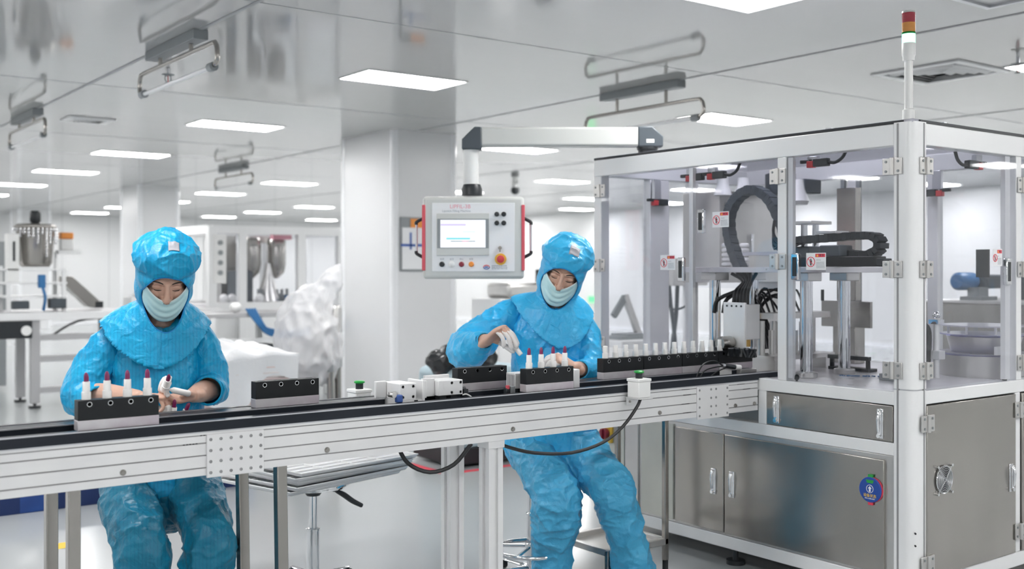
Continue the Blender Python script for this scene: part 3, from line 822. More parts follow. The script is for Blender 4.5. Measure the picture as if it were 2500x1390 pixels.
lens('green_lens_rim', 2.3842, 2.391, M['green'])
lens('amber_lens', 2.3915, 2.430, mat('amber_lens', (0.62, 0.27, 0.06), 0.2, coat=.4))
lens('red_lens', 2.4305, 2.470, mat('red_lens', (0.36, 0.03, 0.05), 0.2, coat=.4))
mb().lathe((tx, ty, 0), [(.0268, 2.4705), (.026, 2.478), (.018, 2.481)], n=28).build('tower_cap', M['arm'], tl)
# bits standing on the roof
mb().cyl((4.45, 4.05, ZT + .016), (4.45, 4.05, ZT + .05), .06, n=24).build('roof_motor', M['steel'], mach)
mb().cyl((4.52, 3.95, ZT + .016), (4.52, 3.95, ZT + .055), .012).cyl((4.6, 3.9, ZT + .016), (4.6, 3.9, ZT + .05), .012).build('roof_fitting', M['chrome'], mach)

# ================================================================ control panel on its swing arm
PO = (4.05, 4.19, ZT + .016)
DZ = -.042
cp = thing('control_panel', 'red-edged touch screen control panel hanging from a grey swing arm', 'control panel', PO, YAW - PI / 2)
# local frame: x to the right as seen, y away, z up from the machine roof
b = MB().lathe((0, 0, 0), [(.05, 0), (.05, .025), (.056, .03), (.056, .044)], n=28)
b.build('arm_swivel', M['plas'], cp)
k_ = 0.105
def el(b, x0, s):   # mitred elbow: outline in x-z, thickness in y
    pol = [(0, 0), (.11, 0), (.11, .012), (.145, .012) if False else (.11, .0), (.11, .065), (.055, .125), (-.03, .125), (-.03, 0)]
    pol = [(-.04, .0), (.058, .0), (.058, .055), (.0, .108), (-.075, .108), (-.075, .0)]
    return b.prism([(x0 + s * u, v) for u, v in pol], lambda a, c, d: (a, d, c + .042), -.052, .052)
el(MB(), 0.02, 1).build('arm_elbow', M['dgrey'], cp, bevel=.006)
MB().bx(-.012, .03, -.0525, -.051, .062, .082).build('elbow_window', M['white'], cp)
arm = MB().bx(-.90, -.05, -.048, .048, .045, .147)
arm.build('arm_beam', M['arm'], cp, bevel=.012, seg=3)
pol = [(-.055, .07), (.05, .07), (.05, .19), (.012, .19), (-.055, .125)]
MB().prism([(-.942 + u, v) for u, v in pol], lambda a, c, d: (a, d, c - .042), -.052, .052).build('arm_elbow', M['dgrey'], cp, bevel=.006)
MB().cyl((-.95, 0, -.157), (-.95, 0, .030), .042, n=24).build('drop_tube', M['white'], cp)
MB().lathe((-.945, 0, -.217), [(.056, .0), (.056, .035), (.046, .06)], n=24).build('drop_collar', M['plas'], cp)
# housing
px0, px1, pz0, pz1 = -1.205, -.665, -.665, -.225
hs = MB().bx(px0, px1, -.06, .06, pz0, pz1).build('panel_housing', M['arm'], cp, bevel=.018, seg=3)
MB().bx(px0 - .004, px0 + .014, -.064, .02, pz0 + .045, pz1 - .045).build('side_trim', M['panelred'], hs, bevel=.003)
MB().bx(px1 - .014, px1 + .004, -.064, .02, pz0 + .045, pz1 - .045).build('side_trim', M['panelred'], hs, bevel=.003)
fp = MB().bx(px0 + .05, px1 - .05, -.0635, -.058, pz0 + .04, pz1 - .035).build('front_plate', M['paper'], hs, bevel=.001)
def rect(b, u0, u1, v0, v1, d0, d1): return b.bx(u0, u1, -d1, -d0, v0, v1)
cxp = (px0 + px1) / 2
sx0, sx1, sz0, sz1 = px0 + .075, px1 - .185, pz0 + .125, pz1 - .09
bz = rect(MB(), sx0, sx1, sz0, sz1, .063, .071).build('screen_bezel', M['arm'], hs, bevel=.002)
rect(MB(), sx0 + .003, sx1 - .003, sz0 + .038, sz1 - .03, .0705, .0715).build('bezel_band', M['mgrey'], bz)
scr = emis('lit_screen', (0.88, 0.92, 1.0), 1.0)
rect(MB(), sx0 + .02, sx1 - .02, sz0 + .042, sz1 - .036, .0712, .0724).build('screen', scr, bz)
cy_ = emis('screen_cyan', (0.22, 0.68, 0.74), 1.0); lv_ = emis('screen_lavender', (0.62, 0.56, 0.85), 1.0); dk_ = emis('screen_dark', (0.03, 0.12, 0.13), 1.0); rd_ = emis('screen_pink', (0.85, 0.28, 0.38), 1.0)
for (m_, r_) in ((lv_, (.021, .155, .158, .168)), (cy_, (.052, .178, .085, .094)), (dk_, (.075, .205, .074, .077)), (rd_, (.135, .172, .0738, .0772)), (cy_, (.14, .205, .125, .1265))):
    rect(MB(), sx0 + r_[0], sx0 + r_[1], sz0 + r_[2] - .0, sz0 + r_[3], .0723, .0728).build('screen_bar', m_, bz)
def tx_(body, u, v, size, m): text('panel_lettering', body, size, M[m], hs, frame((u, -.0638, v), (1, 0, 0), (0, 0, 1)))
tx_('LIPFIL-3B', px0 + .20, pz1 - .055, .029, 'print_pink'); tx_('Lipstick Filling Machine', px0 + .18, pz1 - .078, .0165, 'print_grey')
def knob(u, v, r, m, d=.014, nm='push_button'):
    k = MB().lathe((u, -.0635, v), [(r * 1.25, .0), (r * 1.25, -.003), (r, -.004), (r, -d), (r * .8, -d - .002)], n=22, axis='Y').build(nm, M[m], hs)
    return k
for u in (px1 - .145, px1 - .108):
    for v in (pz1 - .095, pz1 - .142): knob(u, v, .0105, 'plas', nm='selector_knob')
for i, m_ in enumerate(('plas', 'white', 'dred', 'orange')):
    knob(px0 + .103 + i * .052, pz0 + .078, .0115 if i != 1 else .014, m_)
for i, t_ in enumerate(('电源', '启动', '停止', '报警')): tx_(t_, px0 + .103 + i * .052, pz0 + .105, .011, 'print_grey')
MB().lathe((px1 - .125, -.0635, pz0 + .105), [(.031, 0), (.031, -.004)], n=28, axis='Y').build('stop_ring', M['yellow'], hs)
MB().lathe((px1 - .125, -.0675, pz0 + .105), [(.016, 0), (.016, -.016), (.021, -.018), (.019, -.028), (.01, -.031)], n=28, axis='Y').build('emergency_stop', M['red'], hs)
MB().cyl((px1 - .128, -.062, pz0 + .165), (px1 - .128, -.080, pz0 + .165), .010, n=14).bx(px1 - .132, px1 - .124, -.092, -.078, pz0 + .142, pz0 + .175).build('key_switch', M['steel'], hs)
lg = MB()
lg.tube([(px1 - .2 + .016 * math.cos(a), -.064, pz0 + .063 + .010 * math.sin(a)) for a in np.linspace(0, PI, 13)], .0022, n=6, sub=1)
lg.build('panel_logo', M['print_red'], hs)
lg = MB(); lg.tube([(px1 - .2 + .016 * math.cos(a), -.064, pz0 + .063 + .010 * math.sin(a)) for a in np.linspace(PI, 2 * PI, 13)], .0022, n=6, sub=1)
lg.bx(px1 - .209, px1 - .191, -.0645, -.063, pz0 + .060, pz0 + .066)
lg.build('panel_logo', M['print_blue'], hs)
b = MB(); random.seed(5)
for v in (.07, .062, .054):
    u = px1 - .172
    while u < px1 - .09: l = random.uniform(.003, .009); rect(b, u, u + l, pz0 + v - .002, pz0 + v + .002, .0634, .0638); u += l + .002
b.build('panel_print', M['print_grey'], hs)['kind'] = 'stuff'
for s, x in ((-1, px0), (1, px1)):
    b = MB(); b.tube([(x, -.02, pz1 - .115), (x + s * .035, -.02, pz1 - .135), (x + s * .038, -.02, pz1 - .15)], .009, n=8)
    b.tube([(x, -.02, pz0 + .115), (x + s * .035, -.02, pz0 + .135), (x + s * .038, -.02, pz0 + .15)], .009, n=8)
    h = b.build('handle_bracket', M['plas'], hs)
    MB().cyl((x + s * .036, -.02, pz0 + .145), (x + s * .036, -.02, pz1 - .145), .0065, n=10).build('handle_bar', M['edge'], h)
# ================================================================ conveyor
CO = (0.86, 3.3, 0)
YC0, YC1, ZC0, ZC1, ZL = 3.30, 3.61, .768, .906, .940
cv = thing('conveyor', 'long aluminium conveyor with black rails running into the filling machine', 'conveyor', CO)
def cb(): return MB(CO)
XS, XE = 0.30, 3.895
# extruded beam with four grooves on the front face
b = cb(); g = []
zs = [ZC0, .790, .796, .8295, .8355, .8685, .8745, .8945, .8985, ZC1]
prof = [(YC0, ZC0)]
for (a, c) in ((.790, .7945), (.829, .8335), (.868, .8725), (.893, .8965)):
    prof += [(YC0, a), (YC0 + .006, a), (YC0 + .006, c), (YC0, c)]
prof += [(YC0, ZC1), (YC1, ZC1), (YC1, ZC0)]
b.prism(prof, lambda p, q, d: (d, p, q), XS, XE)
beam = b.build('beam', M['alu'], cv)
cb().bx(XS, XE, YC0 - .0025, YC0 + .004, ZC1 - .002, ZC1 + .0015).build('beam_lip', M['edge'], beam)
b = cb()
for (a, c) in ((.790, .7945), (.829, .8335), (.868, .8725), (.893, .8965)): b.bx(XS, XE, YC0 + .0045, YC0 + .0058, a, c)
b.build('beam_groove', M['groove'], beam)
# black rails on top: two lanes
def crail(y0, y1, z1, nm='guide_rail'):
    o = cb().bx(XS, 4.06, y0, y1, ZC1, z1).build(nm, M['rail'], cv, bevel=.0015)
    e = cb().bx(XS, 4.06, y0 - .0005, y0 + .0032, z1 - .0030, z1 + .0007)
    e.build('rail_edge', M['edge'], o)
crail(3.298, 3.318, .940); crail(3.324, 3.364, .936); crail(3.478, 3.552, .940); crail(3.590, 3.610, .938)
cb().bx(XS, 4.06, 3.366, 3.476, ZC1, .914).build('lane_floor', M['black'], cv)
cb().bx(XS, 4.06, 3.554, 3.588, ZC1, .920).build('lane_floor', M['black'], cv)
# splice plates with their bolts
def splice(x0, x1, z0, z1, nx, nz, gap=None):
    p = cb().bx(x0, x1, YC0 - .008, YC0 + .001, z0, z1).build('splice_plate', M['alu'], cv, bevel=.002)
    xs = np.linspace(x0 + .012, x1 - .012, nx) if gap is None else [x0 + .012, (x0 + x1) / 2 - gap, (x0 + x1) / 2 + gap, x1 - .012]
    for x in xs:
        for z in np.linspace(z0 + .016, z1 - .016, nz):
            q = cb().lathe((x, YC0 - .008, z), [(.0052, .0), (.0052, -.0012), (.0036, -.0016), (.0032, -.0002)], n=12, axis='Y')
            q.build('bolt', M['groove'], p)
splice(1.263, 1.455, .760, .897, 6, 4)
splice(3.487, 3.690, .757, .902, 4, 4, .016)
for x in (1.004, 1.686, 2.476, 3.261, 3.74, 3.87):
    q = cb().lathe((x, YC0, .806 if x < 3.5 else .800), [(.0095, .0), (.0095, -.003), (.0065, -.007), (.003, -.007)], n=14, axis='Y')
    q.build('screw', M['steel'], cv)
b = cb(); random.seed(3)
for (x, z) in ((1.19, .8705), (1.245, .8945), (3.40, .8945), (3.41, .8705), (3.40, .8315), (3.41, .7925), (3.76, .8945), (3.80, .8705)):
    for i in range(5): b.bx(x + .010 * i, x + .006 + .010 * i, YC0 + .0025, YC0 + .006, z - .002, z + .002)
b.build('slot_nut', M['plas'], beam)['kind'] = 'stuff'
# legs
for (x, y, tilt) in ((.872, 3.345, 0), (.862, 3.56, 0), (1.535, 3.345, .012), (1.49, 3.56, .012)):
    cb().beam((x + tilt * 1, y, 0), (x, y, ZC0), .036, .036).build('leg', M['steel'], cv, bevel=.003)
def profile_leg(x, y):
    w_ = .066; s = .010; h = w_ / 2
    pol = []
    for (ax, ay) in ((1, 0), (0, 1), (-1, 0), (0, -1)):
        px_, py_ = -ay, ax
        pol += [(ax * h + px_ * u + 0 * ax, ay * h + py_ * u) for u in (-h,)]
        pol += [(ax * h - px_ * s * 1 , ay * h - py_ * s), (ax * (h - .01) - px_ * s, ay * (h - .01) - py_ * s), (ax * (h - .01) + px_ * s, ay * (h - .01) + py_ * s), (ax * h + px_ * s, ay * h + py_ * s)]
    pol = [(x + u, y + v) for u, v in pol]
    cb().prism(pol, lambda a, c, d: (a, c, d), .0, ZC0 - .03).build('leg', M['alu'], cv)
    cb().bx(x - .038, x + .038, y - .038, y + .038, ZC0 - .03, ZC0).build('leg_bracket', M['alu'], cv, bevel=.002)
profile_leg(2.405, 3.345); profile_leg(2.375, 3.565)
cb().bx(2.36, 2.43, 3.40, 3.52, .08, .14).build('leg_brace', M['alu'], cv)

# ---------------------------------------------------------------- carriers and lipsticks
def carrier_proto():
    t = thing('lipstick_carrier', 'x', 'carrier block', (0, 0, ZL))
    Lh, w_ = .121, .020
    MB().bx(-Lh, Lh, -w_, w_, 0, .030).build('carrier_base', M['carr'], t, bevel=.0012)
    bl = MB().bx(-Lh + .001, Lh - .001, -w_ - .0005, w_ + .0005, .0302, .090).build('carrier_block', M['black'], t, bevel=.0012)
    for i in range(4):
        x = -.091 + .0607 * i
        MB().lathe((x, 0, .0895), [(.0155, .0), (.0155, .0012), (.0125, .0012), (.0125, .0003)], n=22).build('socket', M['plas'], bl)
        MB().lathe((x + .004, -w_ - .0005, .0775), [(.0078, .0), (.0078, -.0006), (.0058, -.0006), (.0058, .0008)], n=18, axis='Y').build('set_screw', M['chrome'], bl)
    return t
def stick_proto(lip=True):
    t = thing('lipstick', 'x', 'lipstick')
    MB().lathe((0, 0, 0), [(.0134, 0), (.0134, .020), (.0128, .023), (.0110, .0235), (.0106, .052), (.0098, .0535)], n=24).build('case', M['tube'], t)
    if lip:
        b = MB(); pr = [(.0072, .052), (.0072, .066), (.0067, .072), (.0052, .077), (.0025, .081)]
        b.lathe((0, 0, 0), pr, n=20)
        b.v = [(x, y, z - (max(0, x) * .5 if z > .07 else 0)) for x, y, z in b.v]
        b.build('lipstick_bullet', M['lip'], t, ang=60)
    return t
cpro = [None]; lpro = [None]; wpro = [None]
def put(pro, make, loc, rz, lab, grp):
    if pro[0] is None:
        o = pro[0] = make(); o.location = loc; o.rotation_euler = (0, 0, rz); o['label'] = lab
    else: o = dup(pro[0], loc, rz, lab)
    if grp: o['group'] = grp
    return o
nth = ['first', 'second', 'third', 'fourth', 'fifth', 'sixth', 'seventh', 'eighth', 'ninth', 'tenth', 'eleventh', 'twelfth', 'thirteenth', 'fourteenth', 'fifteenth', 'sixteenth']
YA, YB = 3.335, 3.520                           # lane centre lines
spots = [(.998, YA, 'loaded black carrier block on the near lane before the left worker'),
         (1.636, YB, 'empty black carrier block on the far lane, right of the left worker'),
         (2.476, YB, 'empty black carrier block on the far lane, below the hand holding a white tube'),
         (2.673, YA, 'loaded black carrier block on the near lane, before the right worker'),
         (3.238, YB, 'black carrier block at the left end of the carrier train'),
         (3.482, YB, 'second black carrier block of the train, behind the green button box'),
         (3.727, YB, 'third black carrier block of the train, half inside the machine'),
         (3.972, YB, 'black carrier block of the train under the filling head')]
for (x, y, lab) in spots: put(cpro, carrier_proto, (x, y, ZL), 0, lab, 'carrier blocks on the conveyor')
for i in range(4):
    put(lpro, stick_proto, (.998 - .091 + .0607 * i, YA, ZL + .0905), .3 * i, 'plum lipstick in white case, %s from the left in the left near-lane block' % nth[i], 'plum lipsticks standing in carriers')
for i in range(4):
    put(lpro, stick_proto, (2.673 - .091 + .0607 * i, YA, ZL + .0905), 1 + .3 * i, 'plum lipstick in white case, %s from the left before the right worker' % nth[i], 'plum lipsticks standing in carriers')
k = 0
for j, xc in enumerate((3.238, 3.482, 3.727, 3.972)):
    for i in range(4):
        if k > 14: continue
        put(wpro, lambda: stick_proto(False), (xc - .091 + .0607 * i, YB, ZL + .0905), 0, 'white capped tube without colour, %s from the left in the carrier train' % nth[k], 'white tubes in the carrier train'); k += 1

# ---------------------------------------------------------------- push-button boxes
def button_box(name, lab, loc, bracket):
    t = thing(name, lab, 'button box', loc)
    MB().bx(-.034, .034, -.034, .034, 0, .066).build('box_body', M['white'], t, bevel=.003)
    MB().bx(-.037, .037, -.037, .037, .066, .079).build('box_lid', M['white'], t, bevel=.003)
    MB().cyl((0, 0, .079), (0, 0, .099), .015, n=20).build('button_collar', M['plas'], t)
    MB().lathe((0, 0, .099), [(.012, 0), (.021, .004), (.0215, .008), (.017, .0115), (.008, .013)], n=26).build('mushroom_button', M['green'], t)
    if bracket:
        b = MB(); b.bx(-.036, .036, -.045, .045, -.004, 0); b.bx(-.036, .036, .036, .040, -.034, 0)
        b.build('bracket', M['alu'], t, bevel=.001)
        MB().cyl((-.02, .036, -.02), (-.02, .031, -.02), .005, n=10).build('bracket_screw', M['steel'], t)
    return t
ob = button_box('button_box', 'white push-button box with green mushroom button bracketed to the conveyor front', (3.095, 3.252, .889), True)
b = MB(); b.tube([(0, -.01, -.004), (-.03, -.016, -.04), (-.11, -.02, -.11), (-.22, -.02, -.165), (-.38, -.016, -.19), (-.55, .0, -.175), (-.64, .05, -.15), (-.66, .10, -.135)], .0068, n=8)
b.build('cable', M['rub'], ob)
button_box('button_box', 'white push-button box with green button on the far side of the conveyor', (2.030, 3.70, .876), False)
b = MB(); b.bx(1.99, 2.07, 3.611, 3.745, .866, .8755)
b.build('shelf_bracket', M['alu'], None); bpy.data.objects['shelf_bracket'].parent = cv; bpy.data.objects['shelf_bracket'].location = (-CO[0], -CO[1], 0)
lc = MB((2.12, 3.4, .7)); lc.tube([(2.05, 3.45, .768), (2.08, 3.42, .70), (2.15, 3.38, .665), (2.23, 3.34, .69), (2.29, 3.31, .767)], .008, n=8)
o = lc.build('loop_of_cable', M['rub'], None); o.location = (2.12, 3.4, .7); o.name = 'cable_loop'
tag(o, 'black cable loop hanging below the conveyor left of the wide legs', 'cable')

# ---------------------------------------------------------------- pneumatic stops
def holes(b, x, y, z, s, dx, dz):
    for i in (-1, 1):
        for j in (-1, 1): b.lathe((x + i * dx, y, z + j * dz), [(.0062, .0), (.0062, -.0008), (.0045, -.0008), (.004, .0006)], n=12, axis='Y')
ps = thing('pneumatic_stop', 'twin silver air cylinders facing each other on the middle of the conveyor', 'air cylinder', (2.13, 3.42, .914))
b = MB()
b.bx(-.115, -.045, -.05, .07, .028, .088).build('cylinder_body', M['alu'], ps, bevel=.002)
b = MB(); holes(b, -.080, -.05, .058, 1, .022, .019); b.build('body_holes', M['groove'], ps)
MB().bx(-.16, -.115, .045, .06, .03, .092).build('end_plate', M['alu'], ps, bevel=.002)
MB().bx(-.115, -.01, -.052, .06, .0005, .028).build('mount_plate', M['alu'], ps, bevel=.001)
MB().bx(-.055, -.04, -.0535, -.051, .001, .026).build('mount_slot', M['plas'], ps)
MB().bx(-.022, -.01, -.056, .05, .001, .096).build('upright_plate', M['alu'], ps, bevel=.003)
MB().bx(.0, .055, -.02, -.008, .030, .098).bx(-.01, .0, -.052, -.0, .03, .094).build('angle_plate', M['alu'], ps, bevel=.002)
MB().bx(.055, .165, -.045, .06, .032, .088).build('cylinder_body', M['alu'], ps, bevel=.002)
b = MB(); holes(b, .135, -.045, .060, 1, .020, .018); b.build('body_holes', M['groove'], ps)
MB().bx(.06, .17, .055, .07, .06, .1).build('top_bar', M['alu'], ps, bevel=.001)
MB().cyl((-.14, -.02, .05), (-.14, -.055, .05), .010, n=12).cyl((-.15, -.03, .055), (-.12, -.03, .055), .006, n=10).build('air_fitting', M['steel_l'], ps)
MB().bx(-.132, -.108, -.062, -.04, .022, .05).build('fitting_valve', M['print_blue'], ps, bevel=.004)
b = MB(); b.tube([(-.12, -.055, .03), (-.112, -.06, .015), (-.09, -.065, .0035), (-.07, -.06, .003)], .0035, n=7); b.build('air_hose', M['rub'], ps)
MB().bx(.07, .10, -.03, .0, .0005, .032).bx(.12, .15, -.03, .0, .0005, .032).build('cylinder_foot', M['plas'], ps)
MB().cyl((.165, -.03, .05), (.185, -.03, .05), .008).bx(.17, .19, -.045, -.02, .01, .05).build('hose_elbow', M['plas'], ps)
b = MB(); b.tube([(.16, -.05, .03), (.175, -.055, .032), (.195, -.06, .02), (.205, -.062, .004)], .0028, n=7); b.build('air_hose', M['white'], ps)
p2_ = thing('pneumatic_stop', 'silver air cylinder stop half hidden behind the right loaded carrier block', 'air cylinder', (2.70, 3.42, .914))
MB().bx(-.13, .05, -.01, .05, .03, .092).build('cylinder_body', M['alu'], p2_, bevel=.002)
b = MB()
for i in range(5): b.bx(-.1315, -.129, -.005 + .01 * i, -.001 + .01 * i, .035, .085)
b.build('cylinder_rib', M['groove'], p2_)
MB().bx(-.11, .04, 0, .04, .0005, .03).build('cylinder_foot', M['plas'], p2_)
MB().bx(.05, .155, -.012, .052, .028, .086).build('cylinder_body', M['alu'], p2_, bevel=.002)
b = MB(); b.lathe((.10, -.012, .07), [(.006, 0), (.006, -.001)], n=12, axis='Y'); b.lathe((.135, -.012, .045), [(.006, 0), (.006, -.001)], n=12, axis='Y'); b.build('body_holes', M['groove'], p2_)
MB().bx(.165, .20, -.02, .055, .0005, .092).build('upright_plate', M['alu'], p2_, bevel=.004)
MB().bx(.165, .24, -.02, .03, .0005, .008).build('foot_plate', M['alu'], p2_, bevel=.001)
sn = thing('optical_sensor', 'small red-tipped sensor on the conveyor left of the right loaded block', 'sensor', (2.535, 3.39, .914))
MB().bx(-.01, .012, -.012, .012, .0005, .045).build('sensor_bracket', M['mgrey'], sn, bevel=.001)
MB().bx(-.03, -.010, -.010, .010, .012, .04).build('sensor_body', M['plas'], sn, bevel=.003)
MB().cyl((-.02, -.004, .036), (-.02, -.004, .05), .008, n=12).build('sensor_tip', M['panelred'], sn)
b = MB(); b.tube([(-.028, -.004, .018), (-.045, -.012, .010), (-.06, -.02, .003)], .003, n=7); b.build('sensor_cable', M['rub'], sn)
s2 = thing('optical_sensor', 'silver sensor bracket with looping cables at the machine entry', 'sensor', (3.80, 3.42, .914))
MB().bx(-.02, .06, -.03, .0, .0005, .010).bx(-.02, .03, -.02, .01, .010, .055).build('sensor_bracket', M['alu'], s2, bevel=.001)
MB().cyl((-.03, -.03, .06), (.06, -.035, .045), .011, n=12).build('sensor_barrel', M['plas'], s2)
MB().cyl((.035, -.036, .05), (.065, -.040, .046), .013, n=12).build('sensor_cap', M['white'], s2)
MB().cyl((-.045, -.03, .06), (-.02, -.03, .06), .009, n=10).build('hose_nut', M['edge'], s2)
b = MB()
b.tube([(-.04, -.03, .06), (-.10, -.03, .085), (-.17, -.03, .075), (-.21, -.03, .03), (-.215, -.03, .003)], .0032, n=7)
b.tube([(-.04, -.03, .058), (-.10, -.03, .055), (-.16, -.03, .045), (-.19, -.03, .02), (-.20, -.03, .003)], .0032, n=7)
b.tube([(-.02, -.03, .05), (-.08, -.03, .035), (-.13, -.03, .012), (-.14, -.03, .002)], .0028, n=7)
b.build('sensor_hose', M['rub'], s2)
MB().bx(.08, .19, -.032, -.005, .004, .034).build('sensor_plate', M['steel_l'], s2, bevel=.001)
# ================================================================ people
from mathutils.bvhtree import BVHTree
_rng = np.random.RandomState(7)
_perm = np.tile(_rng.permutation(256), 3)
_grad = _rng.normal(size=(256, 3)); _grad /= np.linalg.norm(_grad, axis=1)[:, None]
def perlin(p):
    i = np.floor(p).astype(int); f = p - i; i &= 255
    u = f * f * f * (f * (f * 6 - 15) + 10)
    out = 0
    for dx in (0, 1):
        for dy in (0, 1):
            for dz in (0, 1):
                h = _perm[_perm[_perm[(i[:, 0] + dx) & 255] + ((i[:, 1] + dy) & 255)] + ((i[:, 2] + dz) & 255)]
                d = f - np.array([dx, dy, dz])
                w_ = (u[:, 0] if dx else 1 - u[:, 0]) * (u[:, 1] if dy else 1 - u[:, 1]) * (u[:, 2] if dz else 1 - u[:, 2])
                out = out + w_ * np.einsum('ij,ij->i', _grad[h & 255], d)
    return out
def folds(p, f, seed, sharp=1.6):
    q = p * np.array(f) + seed
    q = q + 0.45 * np.stack([perlin(q * .7 + 11), perlin(q * .7 + 37), perlin(q * .7 + 71)], 1)
    r = 1 - np.clip(np.abs(perlin(q)) * 2.4, 0, 1)
    return r ** sharp - .35
def remesh(b, voxel, smooth=4):
    me = b.mesh('tmp', fix=True)
    o = bpy.data.objects.new('tmp', me); COL.objects.link(o)
    m = o.modifiers.new('r', 'REMESH'); m.mode = 'VOXEL'; m.voxel_size = voxel; m.adaptivity = 0
    if smooth:
        m = o.modifiers.new('s', 'SMOOTH'); m.factor = .5; m.iterations = smooth
    bpy.context.view_layer.update()
    dg = bpy.context.evaluated_depsgraph_get()
    r = bpy.data.meshes.new_from_object(o.evaluated_get(dg))
    bpy.data.objects.remove(o); bpy.data.meshes.remove(me)
    return r
def arr(me, what='vertices', attr='co'):
    c = getattr(me, what); a = np.empty(len(c) * 3); c.foreach_get(attr, a); return a.reshape(-1, 3)
def displace(me, fn):
    co = arr(me); nn = np.empty(len(co) * 3); me.vertex_normals.foreach_get('vector', nn); nn = nn.reshape(-1, 3)
    d = fn(co)
    me.vertices.foreach_set('co', (co + nn * d[:, None]).ravel()); me.update()
def obj(name, me, m, par=None):
    me.name = name; me.materials.clear(); me.materials.append(m)
    me.shade_smooth()
    o = bpy.data.objects.new(name, me)
    return link(o, par)
def L(x, t, z): return Vector((x, -t, z))       # t = towards the viewer side of the person

M['skin'] = mat('skin', (0.62, 0.40, 0.31), 0.45, 0, 0.4, bump=((180, 180, 180), 0.08, 0.001), var=((12, 12, 12), (0.60, 0.365, 0.275)), sss=0.08)
M['hair'] = mat('dark_hair', (0.02, 0.014, 0.012), 0.5)
M['mask'] = mat('face_mask_fabric', (0.50, 0.76, 0.80), 0.7, var=((30, 30, 30), (0.56, 0.80, 0.83)))
M['maskedge'] = mat('face_mask_edge', (0.72, 0.84, 0.87), 0.7)
M['cot'] = mat('finger_cot_latex', (0.84, 0.81, 0.79), 0.45, bump=((120, 120, 120), 0.2, 0.002))
M['shoe'] = mat('white_shoe', (0.8, 0.8, 0.8), 0.5)
M['gown_a'] = cloth('gown_turquoise_striped', (0.0, 0.31, 0.585), (0.001, 0.37, 0.65), stripe=26, rough=0.36)
M['gown_a2'] = cloth('gown_trousers_shaded', (0.003, 0.155, 0.265), (0.005, 0.19, 0.31), stripe=26, rough=0.36)  # darker copy of the coat cloth, with the shadow put into the colour
M['gown_b'] = cloth('gown_sky_blue', (0.018, 0.40, 0.76), (0.04, 0.47, 0.82), rough=0.31)
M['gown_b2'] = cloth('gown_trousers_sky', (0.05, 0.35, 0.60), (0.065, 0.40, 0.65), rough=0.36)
for k_ in ('gown_a', 'gown_a2', 'gown_b', 'gown_b2'):
    M[k_].node_tree.nodes['Principled BSDF'].inputs['Specular IOR Level'].default_value = .38 if k_ in ('gown_a', 'gown_a2') else .5
M['trim'] = mat('hood_binding', (0.004, 0.20, 0.52), 0.5)
M['mesh'] = mat('vent_mesh_grey', (0.42, 0.42, 0.46), 0.6, bump=((500, 500, 500), .4, .001))

FL = [(.042, .026, .021), (.047, .029, .022), (.043, .027, .021), (.034, .021, .018)]
FR = [.0088, .0090, .0085, .0075]
def hand(b, wrist, fdir, dorsal, ts, curls, thumb, splay=(5, 1, -3, -8), k=1.0):
    """ts=+1 left hand, -1 right hand; returns the joints of thumb and fingers"""
    Y = Vector(fdir).normalized(); Z = Vector(dorsal); Z = (Z - Y * Z.dot(Y)).normalized(); X = Y.cross(Z)
    W = Vector(wrist)
    P_ = lambda x, y, z: W + X * (x * k * ts) + Y * (y * k) + Z * (z * k)
    b.loft([P_(0, -.03, 0), P_(0, 0, 0), P_(0, .03, .001), P_(0, .065, .003), P_(-.001, .090, .001)],
           [(.024 * k, .020 * k), (.026 * k, .019 * k), (.034 * k, .0175 * k), (.040 * k, .0155 * k), (.039 * k, .0120 * k)], side=X, n=20, sub=3, round_cap=2)
    b.loft([P_(.012, .012, -.006), P_(.026, .040, -.012), P_(.030, .058, -.012)], [.014 * k, .0155 * k, .011 * k], n=12, sub=3, round_cap=2)
    out = []
    th = [P_(*t) for t in thumb]
    b.loft(th, [.0125 * k, .0105 * k, .0098 * k, .0078 * k][:len(th)], n=12, sub=3, round_cap=3)
    out.append((th, .0098 * k))
    for i in range(4):
        p = P_((.030, .010, -.010, -.028)[i], (.084, .090, .087, .078)[i], .001)
        pts = [P_((.030, .010, -.010, -.028)[i] * .9, .060, .002), p]
        an = 0; sp = math.radians(splay[i])
        for c, l in zip(curls[i], FL[i]):
            an += math.radians(c)
            d = (Y * math.cos(sp) + X * (ts * math.sin(sp))) * math.cos(an) - Z * math.sin(an)
            pts.append(pts[-1] + d * l * k)
        r = FR[i] * k
        b.loft(pts, [r * .9, r * 1.04, r, r * .94, r * .78], n=12, sub=4, round_cap=3)
        out.append((pts[1:], r))
    out.append(P_)
    return out
def cot(par, name, pts, r, part=0.5):
    A = spline([tuple(p) for p in pts], 6); s = int(len(A) * (1 - part))
    A = A[s:]
    end = Vector(A[-1]) + (Vector(A[-1]) - Vector(A[-2])).normalized() * .0035
    rr = [r * 1.06 + .0016] + [r + .0011] * (len(A) - 2) + [r * .93 + .0008, r * .68]
    b = MB().loft([tuple(p) for p in A] + [tuple(end)], rr, n=14, round_cap=3)
    return b.build(name, M['cot'], par, ang=80)

